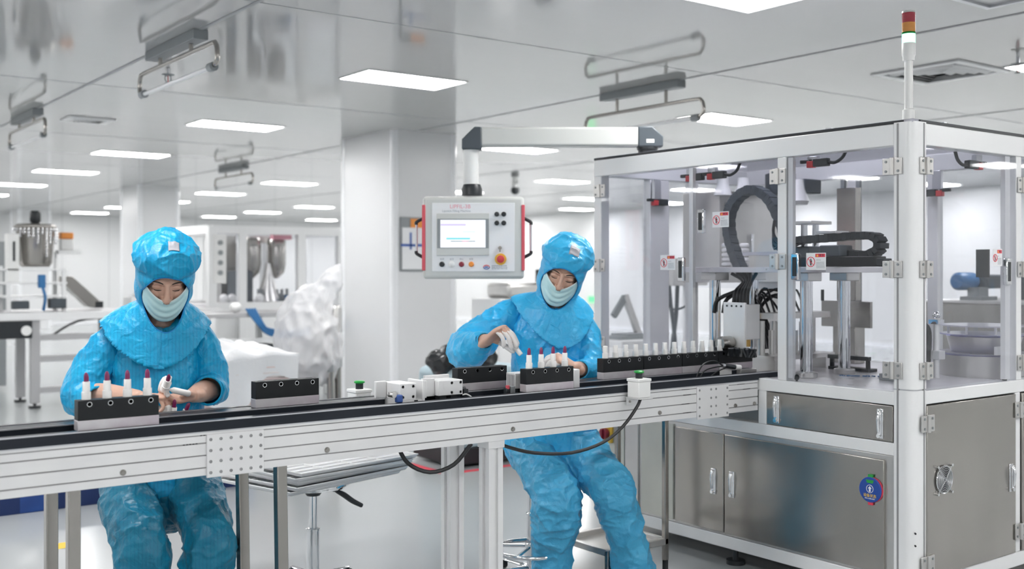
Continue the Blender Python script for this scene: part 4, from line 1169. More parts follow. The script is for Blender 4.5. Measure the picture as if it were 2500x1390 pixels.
def head_shapes(b):
    """a face looking along +t, in head units"""
    e = lambda c, r: b.ell(L(*c), r, n=28, m=18)
    e((0, -.012, .030), (.074, .094, .084)); e((0, .016, -.030), (.065, .074, .088)); e((0, .034, -.082), (.040, .042, .036))
    b.loft([L(0, .086, .018), L(0, .098, -.006), L(0, .111, -.030), L(0, .094, -.044)], [(.0080, .010), (.0085, .012), (.0112, .011), (.0085, .007)], n=14, sub=4, round_cap=2)
    for s in (-1, 1):
        e((s * .0135, .095, -.034), (.0085, .011, .0085))
        b.loft([L(s * .012, .081, .022), L(s * .031, .077, .026), L(s * .048, .062, .020)], [.0090, .0095, .007], n=12, sub=3, round_cap=2)
        e((s * .0315, .0735, .005), (.0185, .0112, .0105))
        e((s * .036, .062, -.028), (.026, .024, .024))
        e((s * .072, -.008, -.005), (.010, .018, .030))
    e((0, .090, -.066), (.022, .012, .006)); e((0, .088, -.076), (.019, .012, .007)); e((0, .076, -.106), (.018, .018, .014))

def person(lab, org, spec):
    yaw = math.atan2(org[1], org[0]) - PI / 2
    Tw = Matrix.Translation(org) @ Matrix.Rotation(yaw, 4, 'Z')
    hd = spec['head']
    Mh = Matrix.Translation(L(*hd['c'])) @ Matrix.Rotation(math.radians(hd['yaw']), 4, 'Z') @ Matrix.Rotation(math.radians(hd['roll']), 4, 'Y') @ Matrix.Rotation(math.radians(hd['pitch']), 4, 'X') @ Matrix.Scale(hd['k'], 4)
    Mi = Mh.inverted()
    H_ = lambda x, t, z: Mh @ L(x, t, z)
    # ---- the body: one continuous surface
    b = MB()
    hb = MB(); head_shapes(hb)
    b.add([Mh @ Vector(v) for v in hb.v], hb.f)
    nb = L(*spec['neck'])
    b.loft([H_(0, -.02, -.05), H_(0, -.02, -.095), nb], [.054, .051, .056], n=20, sub=4)
    tr = spec['spine']
    b.loft([nb] + [L(*p[:3]) for p in tr], [(.056, .05)] + [(p[3], p[4]) for p in tr], n=24, sub=4, round_cap=2)
    hj = {}
    for sd, a in spec['arms'].items():
        S_, E_, W_ = L(*a['s']), L(*a['e']), L(*a['w'])
        b.loft([S_, (S_ + E_) / 2, E_, E_ * .55 + W_ * .45, W_], [.040, .042, .038, .040, .027], n=18, sub=4, round_cap=2)
        hj[sd] = hand(b, W_, L(*a['f']), L(*a['d']), a['ts'], a['curl'], a['thumb'], a.get('splay', (5, 1, -3, -8)), a.get('k', 1.0))
    for lg in spec['legs']:
        A, K, N = L(*lg['h']), L(*lg['k']), L(*lg['a'])
        b.loft([A, (A + K) / 2, K, K * .6 + N * .4, N], [.078, .070, .055, .054, .038], n=18, sub=4, round_cap=2)
        b.loft([N + L(0, -.03, -.02), N + L(0, .03, -.035), N + L(lg['o'], .13, -.05)], [(.03, .03), (.04, .03), (.035, .018)], n=14, sub=3, round_cap=2)
    me = remesh(b, .003, 3)
    body = obj('person', me, M['skin'])
    body.matrix_world = Tw
    tag(body, lab, 'person')
    bvh = BVHTree.FromPolygons([v.co.copy() for v in me.vertices], [tuple(p.vertices) for p in me.polygons])
    def onface(x, z, off=0.0):
        o_ = H_(x, .25, z); d_ = (H_(x, -.2, z) - o_).normalized()
        h_ = bvh.ray_cast(o_, d_)
        return (h_[0] if h_[0] else H_(x, .08, z)) - d_ * off
    # ---- face details
    for s in (-1, 1):
        q = [onface(s * x, z, .0012) for x, z in ((.014, .023), (.024, .0275), (.036, .0285), (.046, .024))]
        MB().loft(q, [(.0016, .0012), (.0026, .0013), (.0024, .0013), (.0010, .0008)], side=Mh.to_3x3() @ Vector((0, 0, 1)), n=8, sub=4).build('eyebrow', M['hair'], body)
        zz = -.002 + spec.get('eye_dz', 0)
        q = [onface(s * x, zz + dz, .0006) for x, dz in ((.0175, -.001), (.024, -.0035), (.032, -.0050), (.040, -.0035), (.0475, .000))]
        MB().loft(q, [(.0007, .0007), (.0013, .0010), (.0015, .0010), (.0013, .0010), (.0007, .0007)], side=Mh.to_3x3() @ Vector((0, 0, 1)), n=8, sub=4).build('eyelash', M['hair'], body)
        q = [onface(s * x, .013 + dz, .0002) for x, dz in ((.018, -.003), (.026, .001), (.036, .001), (.046, -.004))]
        MB().loft(q, [.0005, .0008, .0008, .0005], n=6, sub=4).build('eyelid_crease', M['browskin'], body)
        MB().ell(onface(s * .0075, -.0425, .0), (.0032, .0026, .0018), n=10, m=6).build('nostril', M['hair'], body)
    # ---- face mask
    def mk(u, v):
        x = (u * 2 - 1) * .073; a = abs(x) / .073
        top = -.039 + .044 * a ** 1.35; bot = -.124 + .052 * a ** 2.2
        z = top + (bot - top) * v
        t = .1095 - .056 * a ** 2.7 - .018 * max(0, (v - .45) / .55) ** 2 - .005 * (1 - v) * (1 - a)
        t += .0022 * math.sin(v * 22) * (1 - a ** 4)
        return H_(x, t, z)
    g = MB().grid(mk, 33, 25); mo = g.build('face_mask', M['mask'], body, solid=.0016)
    e = MB(); e.tube([mk(u, .0) for u in np.linspace(0, 1, 13)], .0024, n=6, sub=2); e.build('mask_edge', M['maskedge'], mo)
    e = MB()
    for u in (0, 1):
        for v in (.03, .97):
            s = u * 2 - 1
            e.tube([mk(u, v), H_(s * .076, .02, -.008 - .03 * v), H_(s * .080, -.01, .0)], .0013, n=6)
    e.build('ear_loop', M['maskedge'], mo)
    # ---- hood with shoulder cape
    hb = MB()
    hb.ell(L(0, -.022, .064), (.110, .122, .084), n=40, m=24)
    hb.ell(L(0, -.010, .014), (.098, .119, .097), n=40, m=24)
    hb.ell(L(0, -.016, -.050), (.097, .100, .104), n=36, m=22)
    b = MB(); b.add([Mh @ Vector(v) for v in hb.v], hb.f)
    cn = L(*spec['cape_neck'])
    b.loft([H_(0, -.01, -.06), H_(0, -.008, -.115), cn + Vector((0, 0, -.03))], [(.093, .096), (.088, .088), (.098, .10)], n=32, sub=4)
    hem = np.array([L(*p) for p in spec['hem']])
    nh = len(hem)
    def hemp(u):
        f = u * nh; i = int(f) % nh; t = f - int(f)
        p0, p1, p2, p3 = hem[(i - 1) % nh], hem[i], hem[(i + 1) % nh], hem[(i + 2) % nh]
        return .5 * ((2 * p1) + (p2 - p0) * t + (2 * p0 - 5 * p1 + 4 * p2 - p3) * t * t + (3 * p1 - p0 - 3 * p2 + p3) * t ** 3)
    ncap = cn + Vector((0, 0, .035))
    def capeP(u, v):
        h = Vector(hemp(u)); d = Vector((h.x - cn.x, h.y - cn.y, 0)); dn = d.normalized()
        p0 = ncap + Vector((dn.x * .078, dn.y * .080, 0))
        s = v
        r = p0.lerp(h, s)
        zc = p0.z + (h.z - p0.z) * (s ** 1.0)
        out = .010 * math.sin(PI * min(1, s * 1.02))
        return Vector((r.x + dn.x * out, r.y + dn.y * out, zc + .004 * math.sin(PI * s)))
    nu, nv = 72, 16
    vs = [capeP(i / nu, j / (nv - 1)) for j in range(nv) for i in range(nu)]
    inn = [Vector(hemp(i / nu)) * .965 + Vector((cn.x, cn.y, hemp(i / nu)[2])) * .035 + Vector((0, 0, .004)) for i in range(nu)]
    fs = []
    for j in range(nv - 1):
        for i in range(nu): fs.append((j * nu + i, j * nu + (i + 1) % nu, (j + 1) * nu + (i + 1) % nu, (j + 1) * nu + i))
    base = len(vs); vs += inn; vs += [Vector((cn.x, cn.y, cn.z - .02)), ncap]
    for i in range(nu):
        i2 = (i + 1) % nu
        fs.append(((nv - 1) * nu + i, (nv - 1) * nu + i2, base + i2, base + i)); fs.append((base + i, base + i2, base + nu)); fs.append((base + nu + 1, i2, i))
    b.add(vs, fs)
    hm = remesh(b, .0042, 2)
    sd_ = spec['seed']
    MiN = np.array(Mi)
    def hoodd(p):
        q = p @ MiN[:3, :3].T + MiN[:3, 3]
        crown = np.clip((q[:, 2] - .03) / .06, 0, 1)
        body_ = np.clip((cn.z - .0 - p[:, 2]) / .06, 0, 1)
        a = .0085 * crown + .0030
        d = a * folds(q, (10, 10, 13), sd_, 2.2) + a * .45 * folds(q, (26, 26, 26), sd_ + 5, 2.0)
        d += body_ * .004 * folds(p, (9, 9, 6), sd_ + 9)
        seam = np.exp(-((q[:, 2] - .038) / .006) ** 2) * (q[:, 1] < .06)
        return d * (1 - .5 * seam) - seam * .006
    displace(hm, hoodd)
    # cut the face opening
    ox, oz, cz_ = hd.get('open', (.077, .096, -.042))
    bm = bmesh.new(); bm.from_mesh(hm); bm.verts.ensure_lookup_table()
    kill = []
    for v in bm.verts:
        q = Mi @ v.co
        if -q.y > .0 and (q.x / ox) ** 2 + ((q.z - cz_) / oz) ** 2 < 1: kill.append(v)
    bmesh.ops.delete(bm, geom=kill, context='VERTS')
    bm.verts.ensure_lookup_table()
    edge_pts = []
    for v in bm.verts:
        if v.is_boundary:
            q = Mi @ v.co
            if -q.y > 0:
                r = math.sqrt((q.x / ox) ** 2 + ((q.z - cz_) / oz) ** 2)
                q.x /= r; q.z = cz_ + (q.z - cz_) / r
                v.co = Mh @ q; edge_pts.append((math.atan2((q.z - cz_) / oz, q.x / ox), q.copy()))
    lo = [v for v in bm.verts if not v.link_faces]
    bmesh.ops.delete(bm, geom=lo, context='VERTS')
    bm.to_mesh(hm); bm.free()
    hood = obj('hood', hm, spec['m'][0], body)
    md = hood.modifiers.new('thick', 'SOLIDIFY'); md.thickness = .0025; md.offset = -1
    edge_pts.sort(key=lambda t: t[0])
    if len(edge_pts) > 20:
        an = np.array([e[0] for e in edge_pts]); yy = np.array([e[1].y for e in edge_pts])
        ring = []
        for k in range(48):
            a = -PI + 2 * PI * k / 48
            dd = np.abs((an - a + PI) % (2 * PI) - PI); w_ = np.exp(-(dd / .12) ** 2)
            y_ = (w_ * yy).sum() / w_.sum()
            ring.append(tuple(Mh @ Vector((ox * math.cos(a), y_ - .0005, cz_ + oz * math.sin(a)))))
        ring += ring[:1]
        MB().loft(ring, [.0019] * len(ring), n=8, cap=False).build('hood_binding', M['trim'], hood)
    hbv = BVHTree.FromPolygons([v.co.copy() for v in hm.vertices], [tuple(p.vertices) for p in hm.polygons])
    def onhood(x, t, off):
        o_ = H_(x, t, .35); d_ = (H_(x, t, -.3) - o_).normalized()
        h_ = hbv.ray_cast(o_, d_); return (h_[0] if h_[0] else H_(x, t, .13)) - d_ * off
    vx, vt, vw, vh = spec['vent']
    g = MB().grid(lambda u, v: onhood(vx + (u - .5) * vw, vt + (v - .5) * vh, .003), 9, 9)
    g.build('vent_mesh', M['mesh'], hood, solid=.001)
    # front closure of the cape
    f0 = spec['closure']
    g = MB()
    q = []
    for k in range(14):
        s = k / 13
        p = L(f0[0][0] + (f0[1][0] - f0[0][0]) * s, .5, f0[0][2] + (f0[1][2] - f0[0][2]) * s)
        h_ = hbv.ray_cast(p, Vector((0, 1, 0)))
        if h_[0]: q.append(h_[0] + Vector((0, -.0015, 0)))
    if len(q) > 3: g.loft(q, [(.016, .0025)] * len(q), side=(1, 0, 0), n=10).build('front_placket', spec['m'][0], hood)
    # ---- coat
    b = MB()
    ct = spec['coat']
    b.loft([L(*p[:3]) for p in ct], [(p[3], p[4]) for p in ct], n=36, sub=5, round_cap=2)
    cm = remesh(b, .0048, 3)
    def coatd(p):
        d = .0075 * folds(p, (9, 9, 5.5), sd_ + 2) + .0045 * folds(p, (19, 19, 13), sd_ + 7) + .0015 * folds(p, (42, 42, 36), sd_ + 12)
        d = d * spec.get('wr', 1.0)
        for a in spec['arms'].values():          # gathers at the elbow
            e = np.array(L(*a['e'])); w_ = np.exp(-(np.linalg.norm(p - e, axis=1) / .085) ** 2)
            d = d + w_ * .007 * folds(p, (22, 22, 10), sd_ + 21)
        return d
    displace(cm, coatd)
    coat = obj('coat', cm, spec['m'][0], body)
    for sd, a in spec['arms'].items():
        sl = a['sleeve']
        b = MB().loft([L(*p[:3]) for p in sl], [p[3] if len(p) == 4 else (p[3], p[4]) for p in sl], n=28, sub=6, round_cap=2)
        sm = remesh(b, .0044, 3)
        displace(sm, coatd)
        p1 = L(*sl[-1][:3]); p0 = L(*sl[-2][:3]); dr = (p1 - p0).normalized(); rr = sl[-1][3]
        bm = bmesh.new(); bm.from_mesh(sm)
        kl = [v for v in bm.verts if (v.co - p1).dot(dr) > -.002 and (v.co - p1).length < rr * 1.6]
        bmesh.ops.delete(bm, geom=kl, context='VERTS')
        bm.to_mesh(sm); bm.free()
        so = obj('sleeve', sm, spec['m'][0], coat)
        md = so.modifiers.new('thick', 'SOLIDIFY'); md.thickness = .003; md.offset = -1
        u_ = dr.orthogonal().normalized(); v_ = dr.cross(u_)
        ring = [tuple(p1 - dr * .005 + u_ * rr * 1.01 * math.cos(t) + v_ * rr * 1.01 * math.sin(t)) for t in np.linspace(0, 2 * PI, 25)]
        MB().loft(ring, [.0045] * len(ring), n=8, cap=False).build('cuff', spec['m'][0], coat)
    cbv = BVHTree.FromPolygons([v.co.copy() for v in cm.vertices], [tuple(p.vertices) for p in cm.polygons])
    q = []
    for z in np.linspace(spec['placket'][1], spec['placket'][2], 16):
        h_ = cbv.ray_cast(L(spec['placket'][0], .5, z), Vector((0, 1, 0)))
        if h_[0]: q.append(h_[0] + Vector((0, -.002, 0)))
    if len(q) > 3: MB().loft(q, [(.019, .003)] * len(q), side=(1, 0, 0), n=10, sub=2).build('coat_placket', spec['m'][0], coat)
    # ---- trousers
    b = MB()
    pv = spec['pelvis']
    b.loft([L(*p[:3]) for p in pv], [(p[3], p[4]) for p in pv], n=32, sub=4, round_cap=3)
    for lg in spec['legs']:
        b.loft([L(*p[:3]) for p in lg['cloth']], [(p[3], p[4] if len(p) > 4 else p[3]) for p in lg['cloth']], n=30, sub=6, round_cap=1)
    pm = remesh(b, .0052, 3)
    def pantd(p):
        d = spec.get('wr', 1) * (.0095 * folds(p, (7.5, 7.5, 8), sd_ + 3, 2.4) + .0055 * folds(p, (15, 15, 17), sd_ + 8, 2.2)) + .0016 * folds(p, (40, 40, 40), sd_ + 13)
        for lg in spec['legs']:
            e = np.array(L(*lg['k'])); w_ = np.exp(-(np.linalg.norm(p - e - np.array([0, .0, -.06]), axis=1) / .10) ** 2)
            d = d + w_ * .017 * folds(p, (9, 9, 19), sd_ + 23, 1.9)
        return d
    displace(pm, pantd)
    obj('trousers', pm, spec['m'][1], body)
    for lg in spec['legs']:
        a = lg['a']
        sh = MB(); o_ = lg['o']
        sh.loft([L(a[0] - o_ * .3, a[1] - .06, .045), L(a[0], a[1], .055), L(a[0] + o_ * .5, a[1] + .09, .042), L(a[0] + o_, a[1] + .17, .034)], [(.036, .040), (.043, .050), (.045, .038), (.036, .028)], n=20, sub=4, round_cap=3)
        sh.v = [(x, y, max(z, .001)) for x, y, z in sh.v]
        sh.build('shoe', M['shoe'], body, ang=70)
    # ---- finger cots
    for sd, a in spec['arms'].items():
        for i, pt in a.get('cots', {}).items():
            pts, r = hj[sd][i]
            cot(body, 'finger_cot', pts, r, pt)
    return body, Tw, hj
M['browskin'] = mat('skin_crease', (0.30, 0.16, 0.12), 0.6)
relax = [(28, 30, 18), (32, 34, 20), (36, 36, 20), (40, 38, 22)]
grip_ = [(50, 45, 25), (55, 55, 30), (58, 60, 32), (60, 62, 34)]

specA = dict(seed=3.0, wr=1.15, m=(M['gown_a'], M['gown_a2']), eye_dz=-.001,
    head=dict(c=(.026, .10, 1.395), pitch=31, roll=2, yaw=5, k=1.045),
    neck=(.008, .02, 1.22), cape_neck=(.012, .03, 1.275), vent=(.014, .035, .036, .036),
    spine=[(0, .0, 1.14, .15, .08), (0, .0, 1.0, .135, .09), (0, -.01, .85, .12, .085), (0, -.03, .68, .15, .10), (0, -.04, .60, .14, .10)],
    arms={
      'r': dict(s=(-.138, 0, 1.165), e=(-.258, .03, .985), w=(-.065, .235, .982), f=(1, .15, -.06), d=(0, -.1, 1), ts=-1, curl=grip_,
                thumb=[(.020, .015, -.012), (.035, .045, -.028), (.030, .075, -.038), (.018, .095, -.040)], cots={0: .6, 1: .7, 2: .7, 3: .7}, k=.95,
                sleeve=[(-.130, -.01, 1.188, .056), (-.176, .0, 1.128, .067), (-.235, .02, 1.03, .070), (-.255, .04, .975, .068), (-.225, .10, .965, .055), (-.195, .145, .968, .044)]),
      'l': dict(s=(.138, 0, 1.160), e=(.185, .03, .985), w=(.118, .180, .978), f=(-.82, .42, -.06), d=(-.05, -.20, -.97), ts=1,
                curl=[(42, 44, 24), (50, 52, 30), (46, 48, 28), (40, 44, 26)],
                thumb=[(.020, .016, -.010), (.046, .044, -.026), (.056, .078, -.040), (.050, .108, -.050)], splay=(-6, -3, -4, -8), cots={0: .62, 1: .66, 2: .62, 3: .62, 4: .6}, k=.98,
                hold=((.031, .121, -.066), (.5, .1, -.85)),
                sleeve=[(.122, -.01, 1.185, .056), (.157, .0, 1.12, .065), (.178, .02, 1.04, .064), (.185, .04, .990, .064), (.180, .09, .985, .056), (.170, .125, .985, .050)])},
    hem=[(.0, .165, 1.068), (.09, .150, 1.098), (.155, .105, 1.165), (.190, .03, 1.222), (.160, -.08, 1.20), (.08, -.13, 1.14), (0, -.145, 1.12), (-.08, -.13, 1.14), (-.165, -.08, 1.20), (-.205, .03, 1.230), (-.165, .105, 1.168), (-.09, .150, 1.105)],
    closure=((.004, 0, 1.235), (-.012, 0, 1.085)), placket=(.008, 1.06, .80),
    coat=[(0, .0, 1.215, .08, .06), (0, .0, 1.17, .145, .085), (0, .01, 1.08, .158, .115), (0, .015, .98, .160, .125), (0, .015, .86, .165, .125), (0, .0, .74, .185, .135), (0, -.01, .64, .20, .15)],
    pelvis=[(0.0, -.02, .74, .185, .14), (.0, -.02, .66, .205, .155), (.0, -.02, .60, .195, .15)],
    legs=[dict(h=(-.09, -.0, .62), k=(-.045, .26, .47), a=(-.06, .16, .08), o=-.02,
               cloth=[(-.102, .0, .66, .100, .12), (-.092, .12, .585, .094, .11), (-.058, .235, .50, .090, .10), (-.048, .255, .43, .091, .098), (-.055, .21, .33, .084, .085), (-.06, .18, .20, .078, .08), (-.06, .165, .07, .080, .085)]),
          dict(h=(.09, -.0, .62), k=(.160, .26, .47), a=(.130, .16, .08), o=.03,
               cloth=[(.108, .0, .66, .103, .12), (.135, .12, .585, .096, .11), (.162, .235, .51, .088, .10), (.170, .255, .44, .090, .098), (.152, .21, .33, .084, .085), (.134, .18, .20, .078, .08), (.130, .165, .07, .080, .085)])])
pA = person('person in turquoise striped gown looking down at a lipstick, seated at the left', (1.311, 3.90, 0), specA)

specB = dict(seed=17.0, wr=1.45, m=(M['gown_b'], M['gown_b2']),
    head=dict(c=(.046, .12, 1.412), pitch=24, roll=17, yaw=2, k=1.10),
    neck=(.01, .02, 1.24), cape_neck=(.015, .04, 1.285), vent=(.018, .055, .042, .040),
    spine=[(-.01, .0, 1.17, .17, .09), (-.01, .0, 1.02, .155, .10), (-.01, -.01, .86, .14, .095), (-.015, -.03, .70, .165, .11), (-.015, -.04, .60, .15, .11)],
    arms={
      'r': dict(s=(-.185, .0, 1.215), e=(-.400, .10, 1.065), w=(-.290, .315, 1.108), f=(.66, .42, .52), d=(-.52, -.12, .84), ts=-1,
                curl=[(72, 22, 8), (76, 22, 10), (78, 26, 12), (80, 32, 16)],
                thumb=[(.018, .014, -.014), (.030, .030, -.044), (.030, .044, -.074), (.024, .058, -.098)], splay=(2, 0, -2, -4), cots={0: .95, 1: .92, 2: .92, 3: .92, 4: .92}, k=1.08,
                hold=((.016, .082, -.088), (0, .10, -1)),
                sleeve=[(-.150, -.02, 1.22, .066), (-.225, .0, 1.19, .074), (-.330, .05, 1.11, .088), (-.395, .095, 1.055, .090), (-.375, .18, 1.055, .080), (-.315, .27, 1.095, .046), (-.300, .295, 1.104, .037)]),
      'l': dict(s=(.150, .0, 1.175), e=(.170, .10, .945), w=(.098, .285, .985), f=(-.72, .30, .42), d=(.25, .35, .85), ts=1,
                curl=[(48, 46, 22), (52, 50, 26), (54, 54, 28), (56, 56, 30)],
                thumb=[(.018, .014, -.012), (.034, .044, -.030), (.026, .078, -.038), (.012, .100, -.036)], cots={0: .9, 1: 1.0, 2: 1.0, 3: 1.0, 4: 1.0}, k=1.05,
                sleeve=[(.125, -.01, 1.17, .068), (.150, .02, 1.09, .070), (.165, .06, 1.0, .070), (.165, .11, .945, .068), (.140, .20, .955, .054), (.118, .250, .972, .042)])},
    hem=[(.02, .190, 1.062), (.11, .165, 1.075), (.165, .105, 1.135), (.195, .02, 1.215), (.155, -.09, 1.20), (.07, -.14, 1.18), (-.02, -.155, 1.18), (-.11, -.13, 1.21), (-.18, -.07, 1.26), (-.210, .02, 1.285), (-.160, .105, 1.215), (-.085, .165, 1.135)],
    closure=((-.01, 0, 1.245), (-.055, 0, 1.125)), placket=(-.02, 1.06, .80),
    coat=[(0, .0, 1.25, .09, .07), (-.01, .0, 1.20, .165, .095), (-.01, .01, 1.10, .178, .125), (-.005, .015, .99, .182, .135), (-.005, .015, .86, .190, .14), (-.01, .0, .74, .205, .15), (-.012, -.0, .64, .215, .165), (-.012, .0, .585, .216, .17)],
    pelvis=[(-.012, -.02, .70, .195, .15), (-.012, -.02, .62, .205, .16), (-.012, -.02, .57, .195, .15)],
    legs=[dict(h=(-.10, .0, .60), k=(.025, .27, .41), a=(-.005, .16, .08), o=-.02,
               cloth=[(-.115, .0, .60, .105, .12), (-.065, .12, .53, .108, .115), (.005, .235, .435, .108, .112), (.018, .26, .375, .106, .106), (.012, .23, .28, .105, .10), (-.002, .19, .17, .094, .09), (-.005, .165, .06, .092, .095)]),
          dict(h=(.09, .0, .60), k=(.262, .28, .455), a=(.365, .20, .08), o=.06,
               cloth=[(.095, .0, .60, .108, .12), (.165, .12, .55, .106, .115), (.240, .245, .475, .098, .105), (.270, .275, .42, .096, .10), (.300, .25, .31, .088, .09), (.340, .22, .18, .086, .09), (.365, .205, .06, .094, .098)])])
pB = person('person in sky blue gown tilting the head, holding a white tube beside the machine', (3.177, 3.92, 0), specB)

# ---- tubes in their hands
def held(src, person_, pos, ax, lab, grp=None):
    P_, T_, _ = person_
    o = dup(src, None, None, lab)
    z = (T_.to_3x3() @ Vector(ax)).normalized()
    q = z.to_track_quat('Z', 'Y')
    o.rotation_mode = 'QUATERNION'; o.rotation_quaternion = q
    o.location = T_ @ Vector(pos)
    if grp: o['group'] = grp
    elif 'group' in o: del o['group']
    return o
hA = pA[2]; hB = pB[2]
def in_hand(src, person_, spec, sd, slide, lab):
    P_ = person_[2][sd][5]; c_, a_ = spec['arms'][sd]['hold']
    p0 = P_(*c_); ax = (P_(c_[0] + a_[0] * .01, c_[1] + a_[1] * .01, c_[2] + a_[2] * .01) - p0).normalized()
    return held(src, person_, p0 + ax * slide, ax, lab)
in_hand(lpro[0], pA, specA, 'l', -.030, 'lipstick in white case pinched upright in the left worker\'s fingers')
in_hand(wpro[0], pB, specB, 'r', -.008, 'white tube pointing down from the right worker\'s raised hand')
c = Vector(hA['r'][0][0][-1]).lerp(Vector(hA['r'][1][0][-1]), .5)
for i, (dx, lab) in enumerate(((.0, 'lipstick held beside the left loaded carrier, nearest the hand'), (.026, 'lipstick tilted in the left worker\'s hidden hand beside the carrier'))):
    held(lpro[0], pA, c + L(.022 + dx, .012, -.024 - .008 * i), L(.12 + .3 * i, .22, 1).normalized(), lab)
# ================================================================ stools, trays and the cart by the conveyor
def stool(lab, loc, zs, rseat, ring=None, lever=None, outer=.028, wheels=False, plain=False):
    t = thing('work_stool', lab, 'stool', (loc[0], loc[1], 0))
    MB().lathe((0, 0, 0), [(rseat * .55, zs - .045), (rseat - .015, zs - .036), (rseat, zs - .024), (rseat, zs - .008), (rseat - .008, zs), (0.01, zs)], n=48).build('seat', M['chrome'], t, ang=50)
    MB().lathe((0, 0, 0), [(.030, zs - .075), (.040, zs - .060), (.042, zs - .044)], n=24).build('seat_mount', M['plas'], t)
    zo = zs * .52
    MB().cyl((0, 0, zo - .05), (0, 0, zs - .06), .018, n=24).build('gas_lift', M['chrome'], t)
    p = MB().lathe((0, 0, 0), [(outer, .03), (outer, zo), (outer + .003, zo + .002), (outer + .003, zo + .010), (outer - .006, zo + .014)], n=28).build('post', M['chrome'], t)
    for k in range(5):
        a = 2 * PI * k / 5 + .3
        d = Vector((math.cos(a), math.sin(a), 0))
        MB().loft([d * .02 + Vector((0, 0, .052)), d * .13 + Vector((0, 0, .046)), d * .22 + Vector((0, 0, .040))], [(.016, .010), (.014, .008), (.010, .006)], n=12, sub=2, round_cap=2).build('base_leg', M['chrome'], t)
        MB().cyl(d * .22 + Vector((-d.y, d.x, 0)) * .012 + Vector((0, 0, .018)), d * .22 - Vector((-d.y, d.x, 0)) * .012 + Vector((0, 0, .018)), .0175, n=20).build('caster', M['plas'], t)
    if ring:
        rr, rz = ring
        MB().tube([(rr * math.cos(a), rr * math.sin(a), rz) for a in np.linspace(0, 2 * PI, 41)], .010, n=10, sub=1).build('foot_ring', M['chrome'], t)
        MB().lathe((0, 0, 0), [(outer + .003, rz - .03), (outer + .008, rz - .028), (outer + .008, rz + .028), (outer + .003, rz + .03)], n=24).build('ring_hub', M['chrome'], t)
        for k in range(4):
            a = k * PI / 2 + .5
            MB().cyl((.03 * math.cos(a), .03 * math.sin(a), rz + .012), (rr * math.cos(a), rr * math.sin(a), rz), .008, n=10).build('ring_spoke', M['chrome'], t)
    if lever:
        b = MB(); a = Vector(lever)
        b.loft([a * .06 + Vector((0, 0, zs - .05)), a * .11 + Vector((0, 0, zs - .058))], [.005, .005], n=8)
        b.loft([a * .105 + Vector((0, 0, zs - .056)), a * .14 + Vector((0, 0, zs - .075)), a * .175 + Vector((0, 0, zs - .10)), a * .215 + Vector((0, 0, zs - .12))], [(.008, .011), (.010, .015), (.010, .014), (.008, .012)], n=12, sub=3, round_cap=2)
        b.build('lever', M['plas'], t)
    return t
stool('round chrome work stool carrying plastic trays under the conveyor', (2.167, 4.374), .485, .165, lever=(.80, -.60, 0), outer=.029)
stool('chrome stool with foot ring under the right worker', (3.03, 3.896), .56, .060, ring=(.165, .135), outer=.022)
stool('chrome stool hidden under the left worker', (1.275, 3.93), .525, .12)
# thin plastic component trays on the stool
def tray_proto():
    t = thing('component_tray', 'x', 'tray', (0, 0, 0))
    X, Y, h = .315, .27, .016
    b = MB()
    b.bx(-X, X, -Y, Y, .0, .0015)
    for s in (-1, 1):
        b.add([(-X, s * Y, 0), (X, s * Y, 0), (X + .010, s * (Y + .010), h), (-X - .010, s * (Y + .010), h)], [(0, 1, 2, 3)])
        b.add([(s * X, -Y, 0), (s * X, Y, 0), (s * (X + .010), Y + .010, h), (s * (X + .010), -Y - .010, h)], [(0, 1, 2, 3)])
    b.build('tray_sheet', M['trayp'], t, solid=.0012)
    g = MB()
    for i in range(9): g.bx(-X + .01, X - .01, -Y + .02 + i * (2 * Y - .04) / 8 - .003, -Y + .02 + i * (2 * Y - .04) / 8 + .003, .0015, .009)
    for i in range(5): g.bx(-X + .01 + i * (2 * X - .02) / 4 - .003, -X + .01 + i * (2 * X - .02) / 4 + .003, -Y + .01, Y - .01, .0015, .009)
    g.build('tray_grid', M['white'], t)
    e = MB(); w_ = .004
    e.tube([(-X - .01, -Y - .01, h), (X + .01, -Y - .01, h), (X + .01, Y + .01, h), (-X - .01, Y + .01, h), (-X - .01, -Y - .01, h)], .0022, n=6, sub=1)
    e.build('tray_rim', M['white'], t)
    return t
tp = tray_proto(); random.seed(21)
pos_ = ['lowest', 'second', 'third', 'fourth', 'topmost']
for i in range(5):
    loc = (2.168 + .014 * i + random.uniform(-.015, .02), 4.42 + random.uniform(-.02, .02), .4855 + i * .0184)
    rz = math.radians(14.5 + random.uniform(-1.5, 1.5) - 1.2 * i)
    lab = 'clear white component tray, %s of the stack on the round stool' % pos_[i]
    if i == 0: o = tp; o.location = loc; o.rotation_euler = (0, 0, rz); o['label'] = lab
    else: o = dup(tp, loc, rz, lab)
    o['group'] = 'component trays on the stool'
# stainless cart by the machine
ct = thing('stainless_cart', 'low stainless tube cart with a tray shelf between the right worker and the machine', 'cart', (3.43, 3.78, 0))
X, Y = .18, .165
for sx, sy in ((1, -1), (-1, 1), (1, 1), (-1, -1)):
    zt = .735 if sx > 0 else .15
    MB().bx(sx * X - .012, sx * X + .012, sy * Y - .012, sy * Y + .012, .05, zt).build('leg', M['steel'], ct, bevel=.003)
    MB().cyl((sx * X, sy * Y, .0), (sx * X, sy * Y, .05), .014).build('foot', M['plas'], ct)
b = MB(); b.bx(-X + .012, X - .012, -Y + .012, Y - .012, .128, .132)
sh = b.build('shelf_tray', M['steel_l'], ct)
b = MB(); b.bx(-X - .01, X + .01, -Y - .012, -Y + .012, .125, .155).bx(-X - .01, X + .01, Y - .012, Y + .012, .125, .155).bx(-X - .012, -X + .012, -Y, Y, .125, .155).bx(X - .012, X + .012, -Y, Y, .125, .155)
